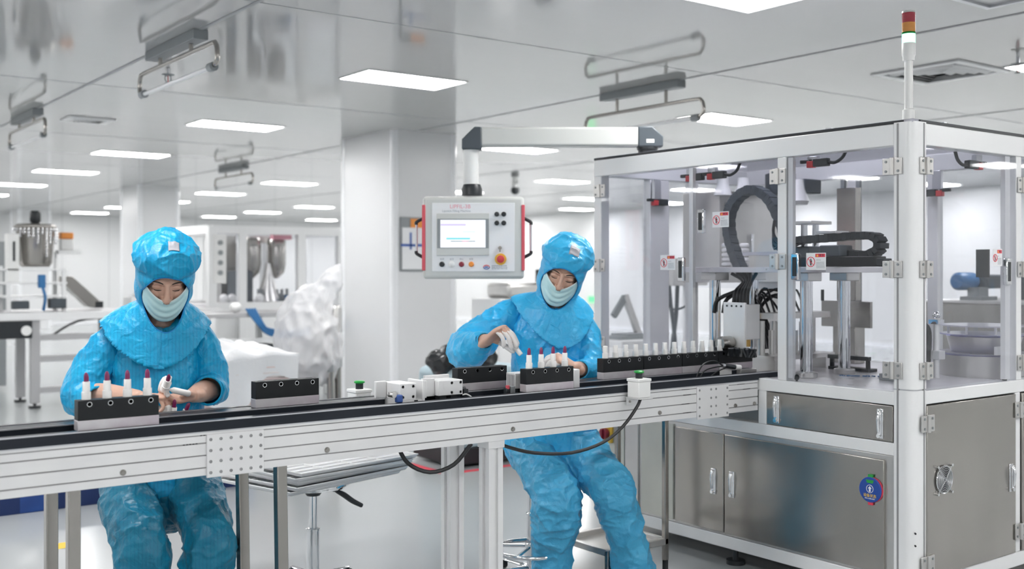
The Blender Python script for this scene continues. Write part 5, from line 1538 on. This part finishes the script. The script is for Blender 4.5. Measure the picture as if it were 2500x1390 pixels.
b.build('shelf_rim', M['steel_l'], sh, bevel=.003)
MB().bx(X - .02, X + .02, -Y - .01, Y + .01, .735, .755).build('top_bar', M['steel_l'], ct, bevel=.002)

# ================================================================ ceiling fittings
def uv_lamp(lab, x, y0, y1, zt, zl):
    """box on the ceiling, bent tube frame, unlit lamp between its ends; runs along y"""
    yc = (y0 + y1) / 2
    t = thing('hanging_tube_lamp', lab, 'lamp', (x, yc, CZ), 0, 'tube lamps under the ceiling')
    h = (y1 - y0) / 2
    MB().bx(-.045, .045, -.43, .43, -.058, -.0005).build('ballast_box', M['mgrey'], t, bevel=.004)
    for y in (-.27, .27): MB().cyl((0, y, -.058), (0, y, zt - CZ), .013, n=12).build('hanger', M['steel'], t)
    a, c = zt - CZ, zl - CZ
    b = MB()
    b.tube([(0, -h + .02, c), (0, -h - .045, c + .02), (0, -h - .06, (a + c) / 2), (0, -h - .035, a - .012), (0, -h + .05, a), (0, 0, a), (0, h - .05, a), (0, h + .035, a - .012), (0, h + .06, (a + c) / 2), (0, h + .045, c + .02), (0, h - .02, c)], .014, n=12, sub=4)
    b.build('bent_frame', M['steel'], t)
    MB().cyl((0, -h + .03, c), (0, h - .03, c), .014, n=14).build('lamp_tube', M['uvglass'], t)
    for s in (-1, 1): MB().cyl((0, s * (h - .05), c), (0, s * (h + .012), c), .026, n=18).build('end_cap', M['mgrey'], t)
uv_lamp('unlit tube lamp in a bent steel frame, large at the upper left', 2.3, 5.90, 7.14, 2.71, 2.573)
uv_lamp('unlit tube lamp in a bent frame at the far left edge', 2.3, 9.75, 10.98, 2.71, 2.573)
uv_lamp('unlit tube lamp in a bent frame above the swing arm of the screen', 5.74, 5.42, 6.60, 2.655, 2.52)
uv_lamp('distant unlit tube lamp left of the big white pillar', 5.74, 13.4, 14.6, 2.69, 2.56)
def vent(lab, x0, x1, y0, y1):
    t = thing('ceiling_vent', lab, 'air vent', ((x0 + x1) / 2, (y0 + y1) / 2, CZ))
    X, Y = (x1 - x0) / 2, (y1 - y0) / 2
    b = MB(); w_ = .06
    b.bx(-X, X, -Y, -Y + w_, -.012, -.0005).bx(-X, X, Y - w_, Y, -.012, -.0005).bx(-X, -X + w_, -Y + w_, Y - w_, -.012, -.0005).bx(X - w_, X, -Y + w_, Y - w_, -.012, -.0005)
    b.build('vent_frame', M['frame'], t, bevel=.002)
    MB().bx(-X + w_, X - w_, -Y + w_, Y - w_, -.002, -.0005).build('vent_backing', M['plas'], t)
    k = 5
    for i in range(1, k):
        s = 1 - i / k
        xi, yi = (X - w_) * s, (Y - w_) * s
        b = MB()
        ring = [(-xi, -yi), (xi, -yi), (xi, yi), (-xi, yi)]
        o2 = .034
        for j in range(4):
            (ax, ay), (bx_, by) = ring[j], ring[(j + 1) % 4]
            f_ = 1 + o2 / max(xi, .03)
            b.add([(ax, ay, -.022), (bx_, by, -.022), (bx_ * f_ * .99, by * f_ * .99, -.004), (ax * f_ * .99, ay * f_ * .99, -.004)], [(0, 1, 2, 3)])
        b.build('louvre', M['frame'], t, solid=.002)
vent('square white louvred vent beside the signal tower', 6.67, 7.33, 3.94, 4.62)
vent('louvred ceiling vent between the two left tube lamps', 2.63, 3.05, 10.22, 10.55)
def sprinkler(lab, x, y):
    t = thing('sprinkler_head', lab, 'sprinkler', (x, y, CZ))
    MB().lathe((0, 0, 0), [(.012, -.0005), (.012, -.045), (.008, -.05)], n=14).build('sprinkler_stem', M['edge'], t)
    MB().lathe((0, 0, 0), [(.042, -.046), (.044, -.050), (.02, -.056)], n=26).build('deflector', M['mgrey'], t)
    b = MB()
    for s in (-1, 1): b.tube([(s * .016, 0, -.055), (s * .021, 0, -.078), (s * .012, 0, -.10), (0, 0, -.108)], .0035, n=7)
    b.cyl((0, 0, -.110), (0, 0, -.106), .02, n=18)
    b.build('sprinkler_frame', M['mgrey'], t)
    MB().cyl((0, 0, -.106), (0, 0, -.056), .0035, n=10).build('heat_bulb', M['red'], t)
sprinkler('fire sprinkler head at the upper right edge', 6.90, 3.66)
sprinkler('small dark fire sprinkler seen inside the left tube lamp frame', 2.56, 7.40)
b = MB((5.06, 2.77, CZ)); b.bx(4.65, 5.47, 2.47, 2.50, CZ - .012, CZ - .0005).bx(4.65, 5.47, 3.04, 3.07, CZ - .012, CZ - .0005).bx(4.65, 4.68, 2.5, 3.04, CZ - .012, CZ - .0005).bx(5.44, 5.47, 2.5, 3.04, CZ - .012, CZ - .0005)
o = b.build('ceiling_hatch', M['edge'], None); o.location = (5.06, 2.77, CZ); tag(o, 'thin bright ceiling hatch frame cut by the top right corner', 'hatch')
cd = thing('dome_camera', 'small dark dome camera far behind above the screen panel', 'camera', (10.4, 13.8, CZ))
MB().cyl((0, 0, -.10), (0, 0, -.0005), .05, n=18).build('camera_mount', M['white'], cd)
MB().ell((0, 0, -.13), (.07, .07, .07), n=18, m=12).build('camera_dome', M['plas'], cd)

# ================================================================ floor marks and wall bits
def tape(lab, x0, x1, y0, y1, m='print_red'):
    b = MB(((x0 + x1) / 2, (y0 + y1) / 2, 0)); b.bx(x0, x1, y0, y1, .0004, .0012)
    o = b.build('floor_tape', M[m], None); o.location = ((x0 + x1) / 2, (y0 + y1) / 2, 0); tag(o, lab, 'floor tape')
tape('red floor tape running away left of the wide conveyor legs', 4.07, 4.13, 6.28, 7.4)
tape('red floor tape running to the right behind the wide conveyor legs', 4.07, 5.6, 6.20, 6.26)
tape('short yellow floor tape seen between the two left conveyor legs', 1.40, 1.52, 5.74, 5.86, 'print_yellow')
# clipboard hanging on the pillar
cb_ = thing('clipboard_folder', 'white document folder with blue clip band hanging on the pillar beside the screen', 'folder', (5.68, 9.279, 1.40))
MB().bx(-.135, .135, -.02, -.001, .0, .545).build('folder_board', M['mgrey'], cb_, bevel=.004)
MB().bx(-.12, .15, -.032, -.020, .02, .44).build('paper_sheets', M['paper'], cb_, bevel=.002)
MB().bx(-.02, .14, -.030, -.020, .44, .53).build('yellow_sheet', M['orange'], cb_)
MB().bx(-.14, .15, -.037, -.032, .25, .275).bx(-.035, -.015, -.037, -.032, .22, .39).build('blue_band', M['print_blue'], cb_)
o = thing('wall_socket', 'small grey wall socket low on the pillar near the right worker', 'socket', (6.12, 9.279, .42))
MB().bx(-.02, .02, -.02, -.0005, 0, .09).build('socket_plate', M['mgrey'], o, bevel=.003)
o = thing('exit_light', 'small green exit light far away beside the left machine post', 'exit sign', (17.16, 19.7, .62))
MB().bx(-.02, .0395, -.10, .10, 0, .14).build('exit_lamp', emis('green_exit_lit', (.15, .9, .3), 1.6), o, bevel=.01)

# ================================================================ behind the left worker
M['blueskirt'] = mat('dark_blue_plastic', (0.006, 0.026, 0.12), 0.4)
pal = thing('blue_pallet', 'blue plastic pallet on the floor behind the left worker', 'pallet', (1.85, 7.25, 0))
MB().bx(-1.05, 1.05, -.55, .55, .12, .16).build('pallet_deck', M['blue'], pal, bevel=.004)
for i, x in enumerate((-.98, -.33, .33, .98)):
    for y in (-.5, 0, .5): MB().bx(x - .07, x + .07, y - .05, y + .05, .0, .12).build('pallet_block', M['blue'], pal, bevel=.004)
MB().bx(-1.05, 1.05, -.548, -.535, .0, .118).build('pallet_skirt', M['blueskirt'], pal)
# stack of plastic crates under white film
stk = thing('wrapped_tray_stack', 'stack of pinkish white trays under a white plastic cover beside the left worker', 'tray stack', (2.77, 7.02, .1605))
stk.scale = (1.12, 1.12, 1.07)
random.seed(9)
pk = mat('pinkish_tray', (0.84, 0.72, 0.70), 0.5); pk2 = mat('white_tray_edge', (0.86, 0.82, 0.81), 0.45)
for i in range(17):
    dx, dy = random.uniform(-.012, .012), random.uniform(-.012, .012)
    b = MB(); z = i * .036
    b.bx(-.36 + dx, .36 + dx, -.27 + dy, .27 + dy, z, z + .022); b.bx(-.375 + dx, .375 + dx, -.285 + dy, .285 + dy, z + .022, z + .033)
    b.build('tray', pk if i % 2 else pk2, stk, bevel=.003)
def cov(u, v):
    a = 2 * PI * u; ca, sa = math.cos(a), math.sin(a)
    k = max(abs(ca), abs(sa)); sx, sy = ca / k, sa / k
    if v < .5:
        s = v * 2
        bump = .05 * math.exp(-((sx * s - .1) / .18) ** 2) + .05 * math.exp(-((sx * s - .55) / .16) ** 2)
        return Vector((sx * s * .37, sy * s * .285, .655 + (1 - s) * .03 + bump * (1 - s * .5) + .012 * math.sin(9 * sx + 5 * sy)))
    s = (v - .5) * 2
    low = .42 * s * (.62 + .25 * math.sin(3 * a + .8) + .13 * math.sin(7 * a))
    return Vector((sx * (.388 + .02 * math.sin(11 * a) * s), sy * (.30 + .018 * math.sin(13 * a) * s), .655 - low))
MB().grid(cov, 96, 22, closed=True).build('plastic_cover', mat('white_plastic_cover', (0.88, 0.89, 0.91), 0.35, bump=((14, 14, 14), .35, .02)), stk, ang=80)
# long assembly bench with a kettle filler
bn = thing('assembly_bench', 'aluminium profile assembly bench in the background left of the left worker', 'bench', (3.3, 12.0, 0))
MB().bx(-1.25, 1.35, -.32, .40, .93, .985).build('bench_top', M['alu_d'], bn, bevel=.004)
MB().bx(-1.25, 1.35, -.34, -.32, .90, .98).build('bench_front_profile', M['frame'], bn, bevel=.003)
for x, w_ in ((-.62, .09), (.22, .05), (1.25, .08)):
    for y in (-.28, .36):
        MB().bx(x - w_ / 2, x + w_ / 2, y - .035, y + .035, .05, .93).build('leg', M['alu_d'], bn, bevel=.004)
        MB().cyl((x, y, 0), (x, y, .025), .06).cyl((x, y, .02), (x, y, .06), .015).build('levelling_foot', M['plas'], bn)
for z in (.72, .50, .18): MB().bx(-.60, 1.25, -.30, -.25, z - .03, z + .03).build('cross_profile', M['alu_d'], bn, bevel=.003)
MB().bx(-.55, 1.2, -.2, .36, .70, .715).build('lower_shelf', M['mgrey'], bn)
MB().bx(-1.0, -.66, -.36, -.2, .72, .90).build('drive_motor', M['plas'], bn, bevel=.01)
MB().cyl((-.72, -.365, .80), (-.72, -.38, .80), .05, n=20).build('drive_hub', M['white'], bn)
b = MB(); b.tube([(-.5, -.25, .70), (-.2, -.3, .88), (.2, -.3, .90), (.8, -.28, .86)], .012, n=7); b.build('bench_cable', M['rub'], bn)
kt = thing('kettle_filler', 'steel kettle with black lid knob on a white frame at the far left', 'filling kettle', (2.76, 12.05, .9855))
MB().lathe((0, 0, 0), [(.14, .46), (.165, .50), (.19, .86), (.21, .87), (.21, .89), (.18, .91), (.05, .92)], n=32).build('kettle', M['steel'], kt)
MB().lathe((0, 0, 0), [(.04, .92), (.055, .94), (.055, 1.03), (.04, 1.05)], n=20).build('lid_knob', M['plas'], kt)
for x in (-.30, .24):
    for y in (-.18, .18): MB().bx(x - .018, x + .018, y - .018, y + .018, 0, .44).build('frame_post', M['frame'], kt)
for z in (.14, .28, .42): MB().bx(-.34, .27, -.20, .20, z, z + .022).build('frame_shelf', M['frame'], kt, bevel=.003)
MB().bx(-.31, -.20, -.2, -.06, .30, .80).build('column_unit', M['white'], kt, bevel=.006)
MB().bx(-.26, -.24, -.21, -.2, .52, .72).build('column_scale', M['plas'], kt)
MB().bx(-.02, .05, -.24, -.18, .24, .38).build('blue_valve', M['bluehose'], kt, bevel=.01)
b = MB(); b.tube([(.02, -.22, .26), (.04, -.25, .14), (.03, -.22, .01)], .016, n=8); b.build('blue_hose', M['bluehose'], kt)
b = MB(); random.seed(2)
for i in range(16):
    a = PI + PI * i / 15
    for k in range(random.randint(1, 5) if i != 9 else 9): b.ell((.212 * math.cos(a), .212 * math.sin(a), .85 - .034 * k), (.011, .008, .017), n=8, m=6)
b.build('chain', M['chrome'], kt)['kind'] = 'stuff'
MB().bx(.10, .26, -.22, -.08, .025, .13).build('small_parts_box', M['dgrey'], kt, bevel=.008)
MB().bx(-.26, -.1, -.2, -.1, .025, .11).build('small_parts_box', M['dgrey'], kt, bevel=.008)
MB().prism([(.26, .36), (.34, .36), (.62, .10), (.62, .03), (.52, .03), (.26, .28)], lambda a, c, d: (a, d, c), -.12, .10).build('chute', M['steel'], kt, bevel=.004)
MB().bx(.58, .66, -.13, .11, .02, .09).build('chute_end', M['plas'], kt, bevel=.005)
MB().bx(.22, .24, .1, .14, .30, .62).bx(.24, .46, .02, .18, .60, .64).build('side_shelf', M['frame'], kt)
MB().bx(.27, .40, .05, .16, .641, .76).build('shelf_bottle', M['white'], kt, bevel=.01)
MB().bx(.27, .40, .05, .16, .762, .83).build('bottle_cap', M['orange'], kt, bevel=.01)
cab = thing('grey_cabinet', 'grey wall cabinet cut off by the left edge behind the kettle', 'cabinet', (2.2, 13.9, 0))
MB().bx(-.5, .62, -.2, .3, .05, 1.75).build('cabinet_body', M['mgrey'], cab, bevel=.01)
MB().bx(.30, .58, -.205, -.2, 1.42, 1.46).build('cabinet_label', M['paper'], cab)
lp_ = thing('parts_hopper', 'low grey hopper with pointed lid on the far part of the bench', 'hopper', (3.95, 12.1, .9855))
MB().bx(-.22, .25, -.15, .15, 0, .13).build('hopper_base', M['frame'], lp_, bevel=.004)
MB().prism([(-.18, .131), (.16, .131), (.06, .22), (.0, .235)], lambda a, c, d: (a, d, c), -.1, .1).build('hopper_lid', M['dgrey'], lp_, bevel=.004)
# second bench with hoses and a glazed machine behind
b2 = thing('hose_bench', 'white framed bench with blue air hoses between the left worker and the covered machine', 'bench', (4.95, 10.7, 0))
MB().bx(-1.0, .75, -.3, .4, .93, .975).build('bench_top', M['alu_d'], b2, bevel=.004)
MB().bx(-1.0, .75, -.3, .4, .40, .43).build('lower_shelf', M['mgrey'], b2)
for x in (-.9, -.12, .7):
    for y in (-.27, .37): MB().bx(x - .03, x + .03, y - .03, y + .03, 0, .93).build('leg', M['frame'], b2, bevel=.003)
MB().bx(-.9, .7, -.29, -.25, .66, .71).build('cross_profile', M['frame'], b2)
b = MB()
for i in range(4): b.tube([(-.55 + .03 * i, -.3, 1.02), (-.45 + .02 * i, -.36, .86), (-.3, -.34, .74 + .02 * i), (0, -.34, .72 + .015 * i), (.3, -.35, .78 + .02 * i), (.62, -.32, .80)], .012, n=7)
b.build('blue_hose', M['bluehose'], b2)
MB().ell((-.62, -.2, 1.03), (.06, .06, .055), n=14, m=10).build('air_valve', M['white'], b2)
MB().bx(.40, .72, -.34, -.1, .76, .93).build('black_box', M['plas'], b2, bevel=.01)
MB().bx(-.02, .55, -.2, .3, .435, .62).build('white_bin', M['white'], b2, bevel=.01)
MB().bx(-.85, -.2, -.2, .3, .435, .64).build('dark_bin', M['dgrey'], b2, bevel=.01)
gm = thing('glazed_machine', 'distant white framed glazed machine with two hanging drums', 'machine', (5.69, 13.0, 0))
GX, GY = .86, .55
for x in (-GX, -.48, .30, GX):
    for y in (-GY, GY): MB().bx(x - .05, x + .05, y - .05, y + .05, .0, 1.94).build('frame_post', M['frame'], gm, bevel=.004)
for y in (-GY, GY):
    MB().bx(-GX, GX, y - .049, y + .049, 1.85, 1.95).build('top_beam', M['frame'], gm, bevel=.004)
    MB().bx(-GX, GX, y - .049, y + .049, .90, 1.02).build('table_beam', M['frame'], gm, bevel=.004)
for x in (-GX, GX): MB().bx(x - .049, x + .049, -GY, GY, 1.85, 1.95).build('top_beam', M['frame'], gm)
MB().bx(-GX, GX, -GY, GY, .95, .99).build('machine_table', M['plate'], gm)
MB().bx(-GX + .05, GX - .05, -GY + .05, GY - .05, .10, .88).build('machine_base', M['frame'], gm)
MB().bx(-.44, -.2, .2, .45, .99, 1.85).build('inner_cabinet', M['steel_l'], gm)
MB().bx(-.40, -.18, -.2, .1, .99, 1.40).build('dark_panel', M['dgrey'], gm, bevel=.01)
MB().bx(-.86, -.70, -.62, -.56, 1.25, 1.84).build('side_console', M['white'], gm, bevel=.006)
for z in (1.38, 1.5, 1.62, 1.74): MB().cyl((-.78, -.621, z), (-.78, -.64, z), .03, n=14).build('console_knob', M['mgrey'], gm)
for x in (-.16, .18):
    MB().lathe((x, -.1, 0), [(.02, 1.30), (.10, 1.38), (.12, 1.48), (.12, 1.78), (.10, 1.82)], n=22).build('drum', M['steel'], gm)
MB().bx(-.26, .28, .0, .2, 1.76, 1.85).build('drum_hanger', M['steel_l'], gm)
MB().lathe((.02, -.2, 0), [(.16, 1.02), (.06, 1.34), (.03, 1.5)], n=18).build('funnel', M['steel_l'], gm)
MB().bx(.05, .3, -.3, -.2, 1.80, 1.86).build('red_label', M['print_pink'], gm)
for x in (-.66, -.56, -.2): MB().ell((x, -.44, 1.06), (.055, .055, .06), n=14, m=10).build('white_jar', M['white'], gm)
b = MB(); random.seed(6)
for i in range(12): b.bx(-.15 + .035 * i, -.13 + .035 * i, -.3, -.25, .992, 1.06 + random.random() * .14)
b.build('nozzle_row', M['mgrey'], gm)
MB().bx(.20, .26, -.4, -.3, .99, 1.09).build('blue_block', M['bluehose'], gm)
for (a0, a1) in ((-GX, -.48), (-.48, .30), (.30, GX)): MB().bx(a0 + .05, a1 - .05, -GY - .003, -GY + .003, 1.02, 1.85).build('glazed_panel', M['glass'], gm)
# machine draped in clear film in front of the pillar
dm = thing('draped_machine', 'machine draped in wrinkled clear plastic film left of the big pillar', 'covered machine', (3.80, 7.755, 0), YAW - PI / 2)
MB().bx(-.22, .22, -.15, .3, .62, .72).build('machine_bed', M['mgrey'], dm, bevel=.01)
MB().bx(.02, .24, -.05, .18, .72, 1.14).build('machine_head', M['steel_l'], dm, bevel=.03)
for x, y in ((-.18, -.1), (.20, -.1), (.20, .25), (-.18, .25)): MB().cyl((x, y, 0), (x * .95, y, .62), .028, n=14).build('leg', M['steel'], dm)
MB().bx(-.2, .05, -.12, .2, .12, .60).build('dark_cabinet', M['dgrey'], dm, bevel=.01)
MB().bx(-.12, -.06, -.20, -.15, .655, .715).build('orange_knob', M['orange'], dm, bevel=.012)
dr = MB()
dr.loft([(-.005, 0, .70), (.0, 0, .84), (.0, 0, .98), (.04, .02, 1.11), (.13, .03, 1.24), (.195, .04, 1.36), (.225, .05, 1.45)],
        [(.25, .24), (.255, .25), (.245, .23), (.205, .19), (.115, .13), (.06, .08), (.025, .035)], n=40, sub=6, round_cap=1)
fm = remesh(dr, .016, 2)
displace(fm, lambda p: .028 * folds(p, (7, 7, 4), 5.5, 1.4) + .016 * folds(p, (16, 16, 9), 9.1))
obj('plastic_film', fm, M['film'], dm)
# bin with black bags in front of the pillar
bn2 = thing('laundry_bin', 'pale blue fabric bin beyond the conveyor, left of the right worker', 'bin', (4.56, 6.62, 0))
MB().bx(-.30, .42, -.26, .26, .10, .70).build('bin_body', mat('pale_blue_fabric', (0.42, 0.53, 0.58), 0.8, bump=((9, 9, 9), .4, .03)), bn2, bevel=.05, seg=3)
MB().bx(-.32, .44, -.28, .28, .02, .14).build('bin_base', M['plas'], bn2, bevel=.01)
bb = MB(); bb.ell((0, 0, .0), (.20, .16, .11), n=30, m=20); bb.ell((.14, -.02, .0), (.14, .13, .10), n=24, m=16); bb.ell((-.14, .03, -.03), (.12, .12, .09), n=24, m=16)
gm_ = remesh(bb, .010, 2); displace(gm_, lambda p: .022 * folds(p, (11, 11, 11), 2.2))
o = obj('rubbish_bag', gm_, mat('black_bag_film', (0.012, 0.014, 0.016), 0.25, coat=.3), None); o.location = (4.42, 6.52, .775)
tag(o, 'crumpled black rubbish bag lying on the pale blue bin', 'rubbish bag')
rc = thing('red_tub', 'blurred red tub on the floor behind the right worker\'s legs', 'tub', (4.72, 5.75, 0))
MB().lathe((0, 0, 0), [(.11, .001), (.14, .19), (.15, .195), (.15, .205), (.13, .205), (.10, .02)], n=26).build('tub_body', M['panelred'], rc)
# workshop machines behind the glass on the right
rm = thing('steel_conveyor_guard', 'dark steel guarded line seen through the right glass door', 'machine', (6.9, 3.9, 0))
MB().bx(-.35, 1.2, -1.1, .25, .0, 1.20).build('guard_box', M['steel'], rm, bevel=.006)
MB().bx(-.36, 1.21, -1.11, .26, 1.20, 1.215).build('guard_lip', M['steel_l'], rm)
MB().bx(-.2, .0, -.1, .05, 1.216, 1.24).bx(-.16, -.04, -.06, .02, 1.24, 1.30).build('drive_mount', M['mgrey'], rm)
mo_ = MB().lathe((-.22, .05, 1.34), [(.045, -.02), (.06, 0), (.06, .16), (.05, .18)], n=20, axis='X').build('blue_drive', M['bluehose'], rm)
MB().bx(-.04, .30, -.05, .15, 1.29, 1.385).bx(.12, .34, -.5, -.1, 1.216, 1.40).build('drive_motor', M['dgrey'], rm, bevel=.015)
nt_ = thing('wall_notice', 'pale lavender notice seen through the right glass door', 'notice', (6.9, 4.46, 1.36))
MB().bx(-.16, .16, -.012, -.001, .03, .11).build('notice_sheet', mat('lavender_sheet', (.50, .53, .78), .5), nt_)
MB().bx(-.01, .01, .0, .02, -1.36, .12).bx(-.12, .12, -.1, .12, -1.36, -1.33).build('notice_stand', M['frame'], nt_)
tw = thing('toggle_press', 'bent silver handle press blurred behind the left glass door', 'press', (6.12, 6.62, 0))
MB().bx(-.2, .25, -.2, .2, .02, .84).build('press_table', M['white'], tw, bevel=.01)
MB().bx(-.14, .22, -.12, .12, .84, .87).bx(-.05, .2, -.1, .1, .87, .885).build('press_bed', M['mgrey'], tw, bevel=.004)
MB().beam((-.11, 0, 1.03), (.02, 0, 1.19), .035, .05).build('press_handle', M['mgrey'], tw)
MB().beam((.02, 0, 1.2), (.18, 0, .86), .04, .05).build('press_arm', M['steel_l'], tw)
hc = thing('hose_tree', 'dark hoses hanging from a steel box behind the glass doors', 'hoses', (5.78, 5.70, 0))
MB().bx(-.12, .24, -.12, .12, 1.30, 1.50).build('junction_box', M['steel_l'], hc, bevel=.005)
MB().bx(.2, .24, .06, .1, 0, 1.3).build('box_post', M['frame'], hc)
b = MB()
b.tube([(-.05, 0, 1.30), (-.03, 0, 1.15), (.0, 0, 1.0), (.02, 0, .8), (.05, 0, .55), (.03, .02, .012)], .016, n=8)
b.tube([(.04, 0, 1.30), (.03, 0, 1.12), (.01, 0, .98), (-.02, 0, .8), (-.05, 0, .6), (-.06, .02, .012)], .016, n=8)
b.tube([(-.1, 0, 1.22), (-.05, 0, 1.14), (.02, 0, 1.12), (.12, 0, 1.14), (.2, 0, 1.2)], .009, n=7)
b.build('hose', M['dgrey'], hc)
wt = thing('wall_unit', 'pale wall cabinet with dark window behind the screen panel', 'cabinet', (6.75, 9.0, 0))
MB().bx(-.35, .3, -.25, .25, .02, 1.12).build('unit_body', M['frame'], wt, bevel=.01)
MB().bx(-.2, .3, -.2, .2, 1.121, 1.28).build('steel_hood', M['steel_l'], wt, bevel=.04, seg=3)
MB().bx(.22, .36, -.22, -.1, 1.281, 1.42).build('dark_gauge', M['dgrey'], wt, bevel=.01)
